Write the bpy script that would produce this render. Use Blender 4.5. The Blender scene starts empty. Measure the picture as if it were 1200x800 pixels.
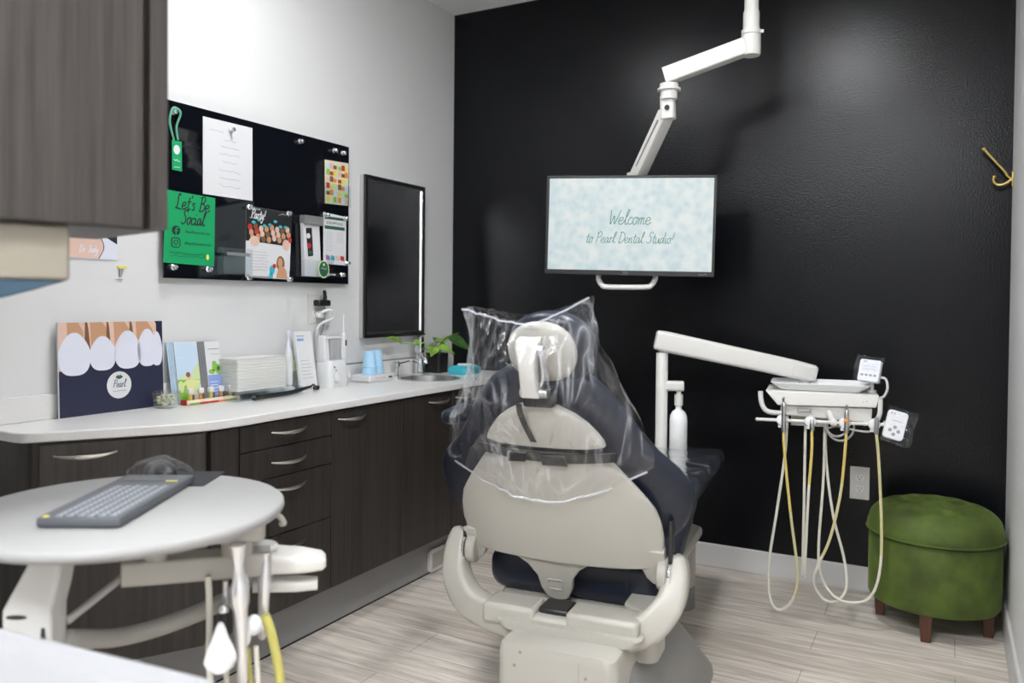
import bpy, bmesh, math, random
from mathutils import Vector, Matrix
random.seed(7)
PI = math.pi
SC = bpy.context.scene
COL = SC.collection

# ---------------------------------------------------------------- camera, world, lights, exposure
CAM_POS = Vector((2.366, -3.6686, 1.205))
YAW, PITCH, ROLL, FPX = -0.4986, -0.0184, 0.0097, 943.55
fwd = Vector((math.sin(YAW) * math.cos(PITCH), math.cos(YAW) * math.cos(PITCH), math.sin(PITCH)))
rt0 = Vector((math.cos(YAW), -math.sin(YAW), 0)); up0 = rt0.cross(fwd)
rt = math.cos(ROLL) * rt0 + math.sin(ROLL) * up0
up = -math.sin(ROLL) * rt0 + math.cos(ROLL) * up0
cam_data = bpy.data.cameras.new('camera')
cam = bpy.data.objects.new('camera', cam_data); COL.objects.link(cam)
m = Matrix((rt, up, -fwd)).transposed().to_4x4(); m.translation = CAM_POS
cam.matrix_world = m
cam_data.sensor_width = 36.0; cam_data.lens = FPX / 1200 * 36.0
cam_data.shift_y = -29.77 / 1200
cam_data.clip_start = 0.05
cam_data.dof.use_dof = True; cam_data.dof.focus_distance = 2.75; cam_data.dof.aperture_fstop = 2.4
SC.camera = cam

world = bpy.data.worlds.new('world'); SC.world = world; world.use_nodes = True
world.node_tree.nodes['Background'].inputs[0].default_value = (0.8, 0.85, 0.9, 1)
world.node_tree.nodes['Background'].inputs[1].default_value = 0.3

PANEL_STRENGTH = [67.0, 118.0, 52.0, 76.0]
PANEL_HALF = [0.125, 0.13, 0.28, 0.28]
CEILING_PANELS = [(0.68, -1.74), (1.80, -1.72), (0.95, -4.6), (1.95, -4.15)]  # last two sit unseen behind the camera, added as fill
SC.view_settings.view_transform = 'Standard'
SC.view_settings.look = 'None'
SC.view_settings.gamma = 1.0
SC.view_settings.use_curve_mapping = False
SC.view_settings.exposure = 0.12
try:
    SC.cycles.use_denoising = True
    SC.cycles.max_bounces = 10
    SC.cycles.transparent_max_bounces = 24
    SC.cycles.sample_clamp_indirect = 8.0
except Exception:
    pass

# ---------------------------------------------------------------- materials
MATS = {}
def mat(name, col, rough=0.5, metal=0.0, spec=0.5, bump=None, var=None, **kw):
    """plain procedural surface: colour with a slight noise variation and optional bump (scale, strength)"""
    if name in MATS: return MATS[name]
    ma = bpy.data.materials.new(name); ma.use_nodes = True; MATS[name] = ma
    nt = ma.node_tree; b = nt.nodes['Principled BSDF']
    b.inputs['Base Color'].default_value = (*col, 1)
    b.inputs['Roughness'].default_value = rough; b.inputs['Metallic'].default_value = metal
    b.inputs['Specular IOR Level'].default_value = spec
    for k, v in kw.items(): b.inputs[k].default_value = v
    if bump or var:
        tc = nt.nodes.new('ShaderNodeTexCoord')
    if var:
        n = nt.nodes.new('ShaderNodeTexNoise'); n.inputs['Scale'].default_value = var[0]; n.inputs['Detail'].default_value = 4
        r = nt.nodes.new('ShaderNodeValToRGB')
        a = var[1]
        r.color_ramp.elements[0].position = 0.3; r.color_ramp.elements[1].position = 0.7
        r.color_ramp.elements[0].color = (*[c * (1 - a) for c in col], 1)
        r.color_ramp.elements[1].color = (*[min(1, c * (1 + a)) for c in col], 1)
        nt.links.new(tc.outputs['Object'], n.inputs['Vector']); nt.links.new(n.outputs['Fac'], r.inputs['Fac'])
        nt.links.new(r.outputs['Color'], b.inputs['Base Color'])
    if bump:
        n2 = nt.nodes.new('ShaderNodeTexNoise'); n2.inputs['Scale'].default_value = bump[0]; n2.inputs['Detail'].default_value = 3
        bp = nt.nodes.new('ShaderNodeBump'); bp.inputs['Strength'].default_value = bump[1]; bp.inputs['Distance'].default_value = bump[2] if len(bump) > 2 else 0.002
        nt.links.new(tc.outputs['Object'], n2.inputs['Vector']); nt.links.new(n2.outputs['Fac'], bp.inputs['Height'])
        nt.links.new(bp.outputs['Normal'], b.inputs['Normal'])
    return ma

def grain_mat(name, c0, c1, scale, rough=0.45):
    if name in MATS: return MATS[name]
    ma = bpy.data.materials.new(name); ma.use_nodes = True; MATS[name] = ma
    nt = ma.node_tree; b = nt.nodes['Principled BSDF']; b.inputs['Roughness'].default_value = rough
    tc = nt.nodes.new('ShaderNodeTexCoord'); mp = nt.nodes.new('ShaderNodeMapping'); mp.inputs['Scale'].default_value = scale
    n = nt.nodes.new('ShaderNodeTexNoise'); n.inputs['Scale'].default_value = 1; n.inputs['Detail'].default_value = 6; n.inputs['Roughness'].default_value = 0.65
    r = nt.nodes.new('ShaderNodeValToRGB'); r.color_ramp.elements[0].position = 0.35; r.color_ramp.elements[1].position = 0.68
    r.color_ramp.elements[0].color = (*c0, 1); r.color_ramp.elements[1].color = (*c1, 1)
    nt.links.new(tc.outputs['Object'], mp.inputs['Vector']); nt.links.new(mp.outputs['Vector'], n.inputs['Vector'])
    nt.links.new(n.outputs['Fac'], r.inputs['Fac']); nt.links.new(r.outputs['Color'], b.inputs['Base Color'])
    return ma

def floor_mat():
    ma = bpy.data.materials.new('vinyl_plank'); ma.use_nodes = True
    nt = ma.node_tree; b = nt.nodes['Principled BSDF']; b.inputs['Roughness'].default_value = 0.42
    tc = nt.nodes.new('ShaderNodeTexCoord')
    br = nt.nodes.new('ShaderNodeTexBrick'); br.inputs['Scale'].default_value = 1
    br.inputs['Brick Width'].default_value = 1.2; br.inputs['Row Height'].default_value = 0.178
    br.inputs['Mortar Size'].default_value = 0.0016; br.inputs['Mortar Smooth'].default_value = 0.3
    br.offset = 0.37; br.inputs['Bias'].default_value = 0.0
    br.inputs['Color1'].default_value = (0.66, 0.595, 0.525, 1); br.inputs['Color2'].default_value = (0.80, 0.735, 0.66, 1)
    br.inputs['Mortar'].default_value = (0.36, 0.32, 0.28, 1)
    mp = nt.nodes.new('ShaderNodeMapping'); mp.inputs['Scale'].default_value = (2.2, 24, 1)
    n = nt.nodes.new('ShaderNodeTexNoise'); n.inputs['Scale'].default_value = 1.6; n.inputs['Detail'].default_value = 7; n.inputs['Roughness'].default_value = 0.6; n.inputs['Distortion'].default_value = 0.6
    r = nt.nodes.new('ShaderNodeValToRGB'); r.color_ramp.elements[0].position = 0.32; r.color_ramp.elements[1].position = 0.66
    r.color_ramp.elements[0].color = (0.47, 0.445, 0.425, 1); r.color_ramp.elements[1].color = (1, 1, 1, 1)
    mx = nt.nodes.new('ShaderNodeMix'); mx.data_type = 'RGBA'; mx.blend_type = 'MULTIPLY'; mx.inputs['Factor'].default_value = 0.8
    nt.links.new(tc.outputs['Object'], br.inputs['Vector']); nt.links.new(tc.outputs['Object'], mp.inputs['Vector'])
    nt.links.new(mp.outputs['Vector'], n.inputs['Vector']); nt.links.new(n.outputs['Fac'], r.inputs['Fac'])
    nt.links.new(br.outputs['Color'], mx.inputs['A']); nt.links.new(r.outputs['Color'], mx.inputs['B'])
    nt.links.new(mx.outputs['Result'], b.inputs['Base Color'])
    return ma

def film_mat(name, haze=0.010, gloss=0.75, tint=(0.9, 0.93, 1.0), bumps=(16, 0.30), streak=0.28):
    """clear plastic film: see-through, with mirror glints on its creases and a little milky scatter"""
    ma = bpy.data.materials.new(name); ma.use_nodes = True; MATS[name] = ma
    nt = ma.node_tree; nt.nodes.remove(nt.nodes['Principled BSDF']); out = nt.nodes['Material Output']
    tc = nt.nodes.new('ShaderNodeTexCoord')
    mp = nt.nodes.new('ShaderNodeMapping'); mp.inputs['Scale'].default_value = (1, 1, 0.45)
    n = nt.nodes.new('ShaderNodeTexNoise'); n.inputs['Scale'].default_value = bumps[0]; n.inputs['Detail'].default_value = 3; n.inputs['Distortion'].default_value = 1.2
    bp = nt.nodes.new('ShaderNodeBump'); bp.inputs['Strength'].default_value = bumps[1]; bp.inputs['Distance'].default_value = 0.02
    tr = nt.nodes.new('ShaderNodeBsdfTransparent'); tr.inputs[0].default_value = (0.97, 0.975, 0.985, 1)
    df = nt.nodes.new('ShaderNodeBsdfDiffuse'); df.inputs[0].default_value = (*tint, 1)
    gl = nt.nodes.new('ShaderNodeBsdfGlossy'); gl.inputs['Roughness'].default_value = 0.12; gl.inputs[0].default_value = (1, 1, 1, 1)
    lw = nt.nodes.new('ShaderNodeLayerWeight'); lw.inputs['Blend'].default_value = 0.5
    pw = nt.nodes.new('ShaderNodeMath'); pw.operation = 'POWER'; pw.inputs[1].default_value = 2.6
    mu = nt.nodes.new('ShaderNodeMath'); mu.operation = 'MULTIPLY_ADD'; mu.inputs[1].default_value = gloss; mu.inputs[2].default_value = 0.016
    m1 = nt.nodes.new('ShaderNodeMixShader')
    mp2 = nt.nodes.new('ShaderNodeMapping'); mp2.inputs['Scale'].default_value = (13, 13, 1.5); mp2.inputs['Rotation'].default_value = (0.1, 0.45, 0)
    n3 = nt.nodes.new('ShaderNodeTexNoise'); n3.inputs['Scale'].default_value = bumps[0] / 16; n3.inputs['Detail'].default_value = 2; n3.inputs['Distortion'].default_value = 0.8
    s1 = nt.nodes.new('ShaderNodeMath'); s1.operation = 'MULTIPLY_ADD'; s1.inputs[1].default_value = 2; s1.inputs[2].default_value = -1
    s2 = nt.nodes.new('ShaderNodeMath'); s2.operation = 'ABSOLUTE'
    s3 = nt.nodes.new('ShaderNodeMath'); s3.operation = 'SUBTRACT'; s3.inputs[0].default_value = 1
    s4 = nt.nodes.new('ShaderNodeMath'); s4.operation = 'POWER'; s4.inputs[1].default_value = 26
    s5 = nt.nodes.new('ShaderNodeMath'); s5.operation = 'MULTIPLY_ADD'; s5.inputs[1].default_value = streak; s5.inputs[2].default_value = haze
    nt.links.new(tc.outputs['Object'], mp2.inputs['Vector']); nt.links.new(mp2.outputs['Vector'], n3.inputs['Vector']); nt.links.new(n3.outputs['Fac'], s1.inputs[0])
    nt.links.new(s1.outputs[0], s2.inputs[0]); nt.links.new(s2.outputs[0], s3.inputs[1]); nt.links.new(s3.outputs[0], s4.inputs[0])
    n4 = nt.nodes.new('ShaderNodeTexNoise'); n4.inputs['Scale'].default_value = bumps[0] / 2.5; n4.inputs['Detail'].default_value = 1
    r4 = nt.nodes.new('ShaderNodeMapRange'); r4.inputs['From Min'].default_value = 0.45; r4.inputs['From Max'].default_value = 0.62
    s6 = nt.nodes.new('ShaderNodeMath'); s6.operation = 'MULTIPLY'
    nt.links.new(tc.outputs['Object'], n4.inputs['Vector']); nt.links.new(n4.outputs['Fac'], r4.inputs['Value']); nt.links.new(r4.outputs[0], s6.inputs[0]); nt.links.new(s4.outputs[0], s6.inputs[1]); nt.links.new(s6.outputs[0], s5.inputs[0])
    nt.links.new(s5.outputs[0], m1.inputs[0])
    m2 = nt.nodes.new('ShaderNodeMixShader')
    nt.links.new(tc.outputs['Object'], mp.inputs['Vector']); nt.links.new(mp.outputs['Vector'], n.inputs['Vector'])
    nt.links.new(n.outputs['Fac'], bp.inputs['Height'])
    for nd in (df, gl): nt.links.new(bp.outputs['Normal'], nd.inputs['Normal'])
    nt.links.new(bp.outputs['Normal'], lw.inputs['Normal'])
    nt.links.new(tr.outputs[0], m1.inputs[1]); nt.links.new(df.outputs[0], m1.inputs[2])
    nt.links.new(m1.outputs[0], m2.inputs[1]); nt.links.new(gl.outputs[0], m2.inputs[2])
    nt.links.new(lw.outputs['Facing'], pw.inputs[0]); nt.links.new(pw.outputs[0], mu.inputs[0]); nt.links.new(mu.outputs[0], m2.inputs[0])
    nt.links.new(m2.outputs[0], out.inputs['Surface'])
    return ma

def clear_mat(name, tint=(0.95, 0.97, 0.98), edge=0.25, haze=0.004):
    """clear acrylic or thin glass"""
    ma = bpy.data.materials.new(name); ma.use_nodes = True; MATS[name] = ma
    nt = ma.node_tree; nt.nodes.remove(nt.nodes['Principled BSDF']); out = nt.nodes['Material Output']
    tr = nt.nodes.new('ShaderNodeBsdfTransparent'); tr.inputs[0].default_value = (*tint, 1)
    gl = nt.nodes.new('ShaderNodeBsdfGlossy'); gl.inputs['Roughness'].default_value = 0.05
    df = nt.nodes.new('ShaderNodeBsdfDiffuse'); df.inputs[0].default_value = (0.9, 0.92, 0.95, 1)
    lw = nt.nodes.new('ShaderNodeLayerWeight'); lw.inputs['Blend'].default_value = 0.5
    pw = nt.nodes.new('ShaderNodeMath'); pw.operation = 'POWER'; pw.inputs[1].default_value = 4.0
    mu = nt.nodes.new('ShaderNodeMath'); mu.operation = 'MULTIPLY_ADD'; mu.inputs[1].default_value = edge * 2; mu.inputs[2].default_value = 0.04
    m0 = nt.nodes.new('ShaderNodeMixShader'); m0.inputs[0].default_value = haze
    m1 = nt.nodes.new('ShaderNodeMixShader')
    nt.links.new(tr.outputs[0], m0.inputs[1]); nt.links.new(df.outputs[0], m0.inputs[2])
    nt.links.new(lw.outputs['Facing'], pw.inputs[0]); nt.links.new(pw.outputs[0], mu.inputs[0]); nt.links.new(mu.outputs[0], m1.inputs[0]); nt.links.new(m0.outputs[0], m1.inputs[1]); nt.links.new(gl.outputs[0], m1.inputs[2])
    nt.links.new(m1.outputs[0], out.inputs['Surface'])
    return ma

def emit_mat(name, col, strength, base=0.8):
    ma = bpy.data.materials.new(name); ma.use_nodes = True; MATS[name] = ma
    nt = ma.node_tree; b = nt.nodes['Principled BSDF']
    b.inputs['Base Color'].default_value = (base, base, base, 1)
    b.inputs['Emission Color'].default_value = (*col, 1); b.inputs['Emission Strength'].default_value = strength
    return ma

def screen_mat():
    ma = bpy.data.materials.new('lit_screen'); ma.use_nodes = True
    nt = ma.node_tree; b = nt.nodes['Principled BSDF']
    b.inputs['Base Color'].default_value = (0.02, 0.02, 0.02, 1); b.inputs['Roughness'].default_value = 0.35
    tc = nt.nodes.new('ShaderNodeTexCoord')
    n = nt.nodes.new('ShaderNodeTexNoise'); n.inputs['Scale'].default_value = 14; n.inputs['Detail'].default_value = 8; n.inputs['Roughness'].default_value = 0.65; n.inputs['Distortion'].default_value = 0.4
    v = nt.nodes.new('ShaderNodeTexVoronoi'); v.inputs['Scale'].default_value = 34; v.feature = 'SMOOTH_F1'
    ad = nt.nodes.new('ShaderNodeMath'); ad.operation = 'MULTIPLY_ADD'; ad.inputs[1].default_value = 0.5
    r = nt.nodes.new('ShaderNodeValToRGB')
    e = r.color_ramp.elements; e[0].position = 0.42; e[0].color = (0.56, 0.71, 0.75, 1); e[1].position = 0.9; e[1].color = (0.84, 0.90, 0.87, 1)
    e2 = e.new(0.66); e2.color = (0.69, 0.81, 0.83, 1)
    nt.links.new(tc.outputs['Object'], n.inputs['Vector']); nt.links.new(tc.outputs['Object'], v.inputs['Vector'])
    nt.links.new(v.outputs['Distance'], ad.inputs[0]); nt.links.new(n.outputs['Fac'], ad.inputs[2])
    nt.links.new(ad.outputs[0], r.inputs['Fac']); nt.links.new(r.outputs['Color'], b.inputs['Emission Color'])
    b.inputs['Emission Strength'].default_value = 0.74
    return ma

M_WALL = mat('white_wall_paint', (0.715, 0.715, 0.715), 0.6, bump=(260, 0.12))
M_BLACKWALL = mat('black_wall_paint', (0.0036, 0.0040, 0.0056), 0.25, spec=0.26, bump=(130, 0.38, 0.002))
M_CEIL = mat('ceiling_white', (0.88, 0.88, 0.87), 0.8)
M_BASEBD = mat('baseboard_paint', (0.56, 0.55, 0.54), 0.45)
M_WOOD = grain_mat('dark_wood_laminate', (0.019, 0.015, 0.013), (0.048, 0.040, 0.035), (60, 60, 1.6), 0.42)
M_DARK = mat('dark_gap', (0.008, 0.007, 0.007), 0.7)
M_QUARTZ = mat('white_quartz', (0.77, 0.76, 0.75), 0.3, var=(140, 0.02))
M_KICK = mat('grey_laminate', (0.27, 0.265, 0.265), 0.45)
M_NICKEL = mat('brushed_nickel', (0.62, 0.58, 0.53), 0.32, 1.0)
M_CHROME = mat('chrome', (0.85, 0.86, 0.87), 0.08, 1.0)
M_STEEL = mat('satin_steel', (0.55, 0.55, 0.56), 0.3, 1.0)
M_BEIGE = mat('warm_grey_plastic', (0.40, 0.385, 0.345), 0.38)
M_WHITEP = mat('white_plastic', (0.68, 0.67, 0.64), 0.34)
M_SILVER = mat('bright_silver', (0.80, 0.80, 0.82), 0.28, 0.85)
M_TABLE = mat('table_laminate', (0.31, 0.31, 0.306), 0.55)
M_PURE = mat('bright_white_plastic', (0.76, 0.77, 0.78), 0.34)
M_GREYP = mat('grey_plastic', (0.22, 0.22, 0.22), 0.45)
M_LGREY = mat('light_grey_plastic', (0.42, 0.41, 0.40), 0.4)
M_NAVY = mat('navy_vinyl', (0.008, 0.012, 0.024), 0.36, spec=0.5, bump=(90, 0.08))
M_BLACK = mat('black_plastic', (0.012, 0.012, 0.013), 0.35)
M_GLOSSBLK = mat('gloss_black_glass', (0.004, 0.005, 0.008), 0.04, spec=0.5)
M_STRAP = mat('black_webbing', (0.014, 0.013, 0.013), 0.7)
M_PAPER = mat('white_paper', (0.72, 0.72, 0.74), 0.7)
M_PGREY = mat('pale_grey_ink', (0.30, 0.30, 0.32), 0.8)
M_INK = mat('black_ink', (0.012, 0.013, 0.015), 0.6)
M_GREEN = mat('green_card', (0.0, 0.33, 0.11), 0.55)
M_DGREEN = mat('dark_green_ink', (0.02, 0.10, 0.06), 0.6)
M_TEAL = emit_mat('teal_screen_letters', (0.04, 0.24, 0.20), 0.8, 0.01)
M_NAVYINK = mat('navy_print', (0.018, 0.022, 0.055), 0.35)
M_SKIN = mat('skin_tone_print', (0.55, 0.30, 0.17), 0.5)
M_PINK = mat('pale_pink_print', (0.72, 0.50, 0.42), 0.5)
M_BROWN = mat('brown_print', (0.20, 0.09, 0.04), 0.5)
M_TOOTH = mat('pearl_white_print', (0.74, 0.75, 0.86), 0.35)
M_RED = mat('red_print', (0.5, 0.03, 0.03), 0.5)
M_ORANGE = mat('orange_print', (0.75, 0.28, 0.05), 0.5)
M_YELLOW = mat('yellow_print', (0.78, 0.68, 0.10), 0.5)
M_LIME = mat('leaf_green_print', (0.25, 0.50, 0.08), 0.5)
M_PALEGREEN = mat('pale_green_print', (0.62, 0.74, 0.38), 0.5)
M_SKY = mat('sky_blue_print', (0.56, 0.70, 0.85), 0.5)
M_BLUEINK = mat('periwinkle_print', (0.25, 0.36, 0.72), 0.5)
M_TURQ = mat('turquoise_print', (0.05, 0.45, 0.55), 0.4)
M_CUP = mat('blue_paper_cup', (0.40, 0.66, 0.88), 0.5)
M_VELVET = mat('green_velvet', (0.058, 0.090, 0.010), 0.75, var=(10, 0.42), bump=(26, 0.25, 0.004), **{'Sheen Weight': 0.25, 'Sheen Roughness': 0.4, 'Sheen Tint': (0.5, 0.7, 0.2, 1)})
M_LEGWOOD = grain_mat('walnut_leg', (0.06, 0.02, 0.009), (0.12, 0.045, 0.018), (40, 40, 3), 0.4)
M_BRASS = mat('brass', (0.72, 0.55, 0.18), 0.25, 1.0)
M_LEAF = mat('leaf', (0.22, 0.40, 0.05), 0.4, var=(18, 0.5))
M_LEAFD = mat('dark_leaf', (0.05, 0.13, 0.03), 0.4, var=(18, 0.5))
M_HOSEW = mat('cream_hose', (0.66, 0.64, 0.56), 0.4)
M_HOSEY = mat('yellowed_hose', (0.64, 0.50, 0.15), 0.4)
M_HOSEO = mat('olive_yellow_hose', (0.50, 0.46, 0.13), 0.4)
M_HOSEP = mat('pale_yellow_hose', (0.60, 0.55, 0.30), 0.4)
M_HOSEG = mat('grey_hose', (0.30, 0.29, 0.27), 0.5)
M_KEYB = mat('charcoal_keyboard', (0.085, 0.092, 0.105), 0.5)
M_KEY = mat('grey_keycap', (0.20, 0.215, 0.24), 0.5)
M_MIRROR = mat('mirror_silver', (0.9, 0.9, 0.92), 0.01, 1.0)
M_TRAYW = mat('white_tray_plastic', (0.30, 0.304, 0.316), 0.4)
M_BLUETR = mat('translucent_blue_plastic', (0.035, 0.075, 0.115), 0.25)
M_WIPES = mat('aqua_pack', (0.04, 0.42, 0.52), 0.3)
M_FLOOR = floor_mat()
M_FILM = film_mat('clear_plastic_film')
M_WRAP = film_mat('crinkled_clear_wrap', haze=0.012, gloss=0.5, bumps=(60, 0.45), streak=0.12)
M_ACRYL = clear_mat('clear_acrylic')
M_GLASSW = clear_mat('clear_glass', (0.97, 0.98, 0.97), 0.3, 0.02)

# ---------------------------------------------------------------- mesh building
def catmull(pts, n=8, closed=False):
    P = [Vector(p) for p in pts]; out = []
    N = len(P)
    if N < 3: return P
    rng = range(N if closed else N - 1)
    for i in rng:
        p0 = P[(i - 1) % N] if closed or i > 0 else P[0] * 2 - P[1]
        p1 = P[i]; p2 = P[(i + 1) % N]
        p3 = P[(i + 2) % N] if closed or i + 2 < N else P[-1] * 2 - P[-2]
        for k in range(n):
            t = k / n
            out.append(0.5 * ((2 * p1) + (-p0 + p2) * t + (2 * p0 - 5 * p1 + 4 * p2 - p3) * t * t + (-p0 + 3 * p1 - 3 * p2 + p3) * t ** 3))
    if not closed: out.append(P[-1])
    return out

def lerp_table(tab, x):
    if x <= tab[0][0]: return tab[0][1]
    for (a, va), (b, vb) in zip(tab, tab[1:]):
        if x <= b: return va + (vb - va) * (x - a) / (b - a)
    return tab[-1][1]

class MB:
    def __init__(s):
        s.bm = bmesh.new(); s.mi = 0; s.M = Matrix.Identity(4)
    def v(s, p): return s.bm.verts.new(s.M @ Vector(p))
    def f(s, vs):
        try:
            fa = s.bm.faces.new(vs); fa.material_index = s.mi; return fa
        except ValueError: return None
    def loft(s, loops, caps=True, closed=True):
        R = [[s.v(p) for p in lp] for lp in loops]
        n = len(R[0])
        for a, b in zip(R, R[1:]):
            for i in range(n if closed else n - 1):
                j = (i + 1) % n; s.f([a[i], a[j], b[j], b[i]])
        if caps and closed:
            s.f(list(reversed(R[0]))); s.f(R[-1])
        return s
    def grid(s, fn, nu, nv):
        return s.loft([[fn(i / nu, j / nv) for i in range(nu + 1)] for j in range(nv + 1)], False, False)
    def prism(s, pts, n0=0.0, n1=0.001):
        """2D polygon (a, b) pulled from n0 to n1"""
        return s.loft([[(a, b, n0) for a, b in pts], [(a, b, n1) for a, b in pts]])
    def rect(s, a0, a1, b0, b1, n0, n1): return s.prism([(a0, b0), (a1, b0), (a1, b1), (a0, b1)], n0, n1)
    def disc(s, a, b, ra, rb=None, n0=0.0, n1=0.001, seg=24):
        rb = rb or ra
        return s.prism([(a + ra * math.cos(2 * PI * k / seg), b + rb * math.sin(2 * PI * k / seg)) for k in range(seg)], n0, n1)
    def box(s, x0, x1, y0, y1, z0, z1):
        return s.loft([[(x0, y0, z0), (x1, y0, z0), (x1, y1, z0), (x0, y1, z0)], [(x0, y0, z1), (x1, y0, z1), (x1, y1, z1), (x0, y1, z1)]])
    def tube(s, pts, r, seg=10, closed=False, flat=None):
        P = [Vector(p) for p in pts]; n = len(P)
        rr = r if isinstance(r, (list, tuple)) else [r] * n
        loops = []; prev = None
        for i, p in enumerate(P):
            a = P[i - 1] if (i > 0 or closed) else p; b = P[(i + 1) % n] if (i < n - 1 or closed) else p
            t = (b - a)
            if t.length < 1e-9: t = Vector((0, 0, 1))
            t.normalize()
            if prev is None:
                u = t.orthogonal().normalized()
            else:
                u = prev - t * prev.dot(t)
                if u.length < 1e-6: u = t.orthogonal()
                u.normalize()
            prev = u; w = t.cross(u)
            loops.append([p + (u * math.cos(2 * PI * k / seg) + w * math.sin(2 * PI * k / seg)) * rr[i] for k in range(seg)])
        if closed: loops.append(loops[0]); return s.loft(loops, False)
        return s.loft(loops)
    def cyl(s, p0, p1, r0, r1=None, seg=24): return s.tube([p0, p1], [r0, r0 if r1 is None else r1], seg)
    def lathe(s, prof, o=(0, 0, 0), seg=32, R=None):
        o = Vector(o); R = R or Matrix.Identity(3); loops = []
        for r, z in prof: loops.append([o + R @ Vector((max(r, 1e-4) * math.cos(2 * PI * k / seg), max(r, 1e-4) * math.sin(2 * PI * k / seg), z)) for k in range(seg)])
        return s.loft(loops)
    def ball(s, c, r, sx=1, sy=1, sz=1, seg=16):
        c = Vector(c); loops = []
        for i in range(seg // 2 + 1):
            ph = -PI / 2 + PI * i / (seg // 2); q = max(math.cos(ph), 1e-3)
            loops.append([c + Vector((r * sx * q * math.cos(2 * PI * k / seg), r * sy * q * math.sin(2 * PI * k / seg), r * sz * math.sin(ph))) for k in range(seg)])
        return s.loft(loops)
    def rbox(s, x0, x1, y0, y1, z0, z1, r, seg=5, inset=None):
        """box with vertical edges rounded by r"""
        lp = rrect(x0, x1, y0, y1, r, seg)
        return s.loft([[(a, b, z0) for a, b in lp], [(a, b, z1) for a, b in lp]])
    def build(s, name, mats, parent=None, bevel=0.0, bseg=2, angle=35, loc=None, rotz=None, kind=None):
        bmesh.ops.recalc_face_normals(s.bm, faces=s.bm.faces)
        me = bpy.data.meshes.new(name); s.bm.to_mesh(me); s.bm.free()
        for ma in (mats if isinstance(mats, (list, tuple)) else [mats]): me.materials.append(ma)
        for p in me.polygons: p.use_smooth = True
        me.set_sharp_from_angle(angle=math.radians(angle))
        o = bpy.data.objects.new(name, me); COL.objects.link(o)
        if loc is not None: o.location = loc
        if rotz is not None: o.rotation_euler.z = rotz
        if parent is not None: o.parent = parent
        if kind: o['kind'] = kind
        if bevel:
            md = o.modifiers.new('bevel', 'BEVEL'); md.width = bevel; md.segments = bseg; md.limit_method = 'ANGLE'; md.angle_limit = math.radians(40)
        return o

def rrect(x0, x1, y0, y1, r, seg=5):
    out = []
    for cx, cy, a0 in ((x1 - r, y0 + r, -PI / 2), (x1 - r, y1 - r, 0), (x0 + r, y1 - r, PI / 2), (x0 + r, y0 + r, PI)):
        for k in range(seg + 1):
            a = a0 + PI / 2 * k / seg; out.append((cx + r * math.cos(a), cy + r * math.sin(a)))
    return out

def tag(o, label, cat, group=None):
    o['label'] = label; o['category'] = cat
    if group: o['group'] = group
    return o
def thing(name, label, cat, loc=(0, 0, 0), rotz=0.0, group=None):
    o = bpy.data.objects.new(name, None); COL.objects.link(o); o.location = loc; o.rotation_euler.z = rotz
    o.empty_display_size = 0.05
    return tag(o, label, cat, group)
def copy_tree(o, parent=None):
    c = o.copy(); COL.objects.link(c); c.parent = parent
    for ch in list(o.children): copy_tree(ch, c)
    return c

def FR(o, a, b, n):
    """matrix of a drawing plane: origin, right axis, up axis, outward axis"""
    mm = Matrix((Vector(a), Vector(b), Vector(n))).transposed().to_4x4(); mm.translation = Vector(o); return mm
LEFTW = lambda x=0.0, y=0.0, z=0.0: FR((x, y, z), (0, 1, 0), (0, 0, 1), (1, 0, 0))     # drawing on the left wall
FACEY = lambda x=0.0, y=0.0, z=0.0: FR((x, y, z), (1, 0, 0), (0, 0, 1), (0, -1, 0))    # drawing facing the camera side

def txt(mb, s, size, a, b, n, align='CENTER', ext=0.0002):
    cu = bpy.data.curves.new('t', 'FONT'); cu.body = s; cu.size = size; cu.extrude = ext; cu.align_x = align
    ob = bpy.data.objects.new('t', cu); me = ob.to_mesh()
    vs = [mb.v((v.co.x + a, v.co.y + b, v.co.z + n + ext)) for v in me.vertices]
    for p in me.polygons: mb.f([vs[i] for i in p.vertices])
    ob.to_mesh_clear(); bpy.data.objects.remove(ob); bpy.data.curves.remove(cu)

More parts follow.
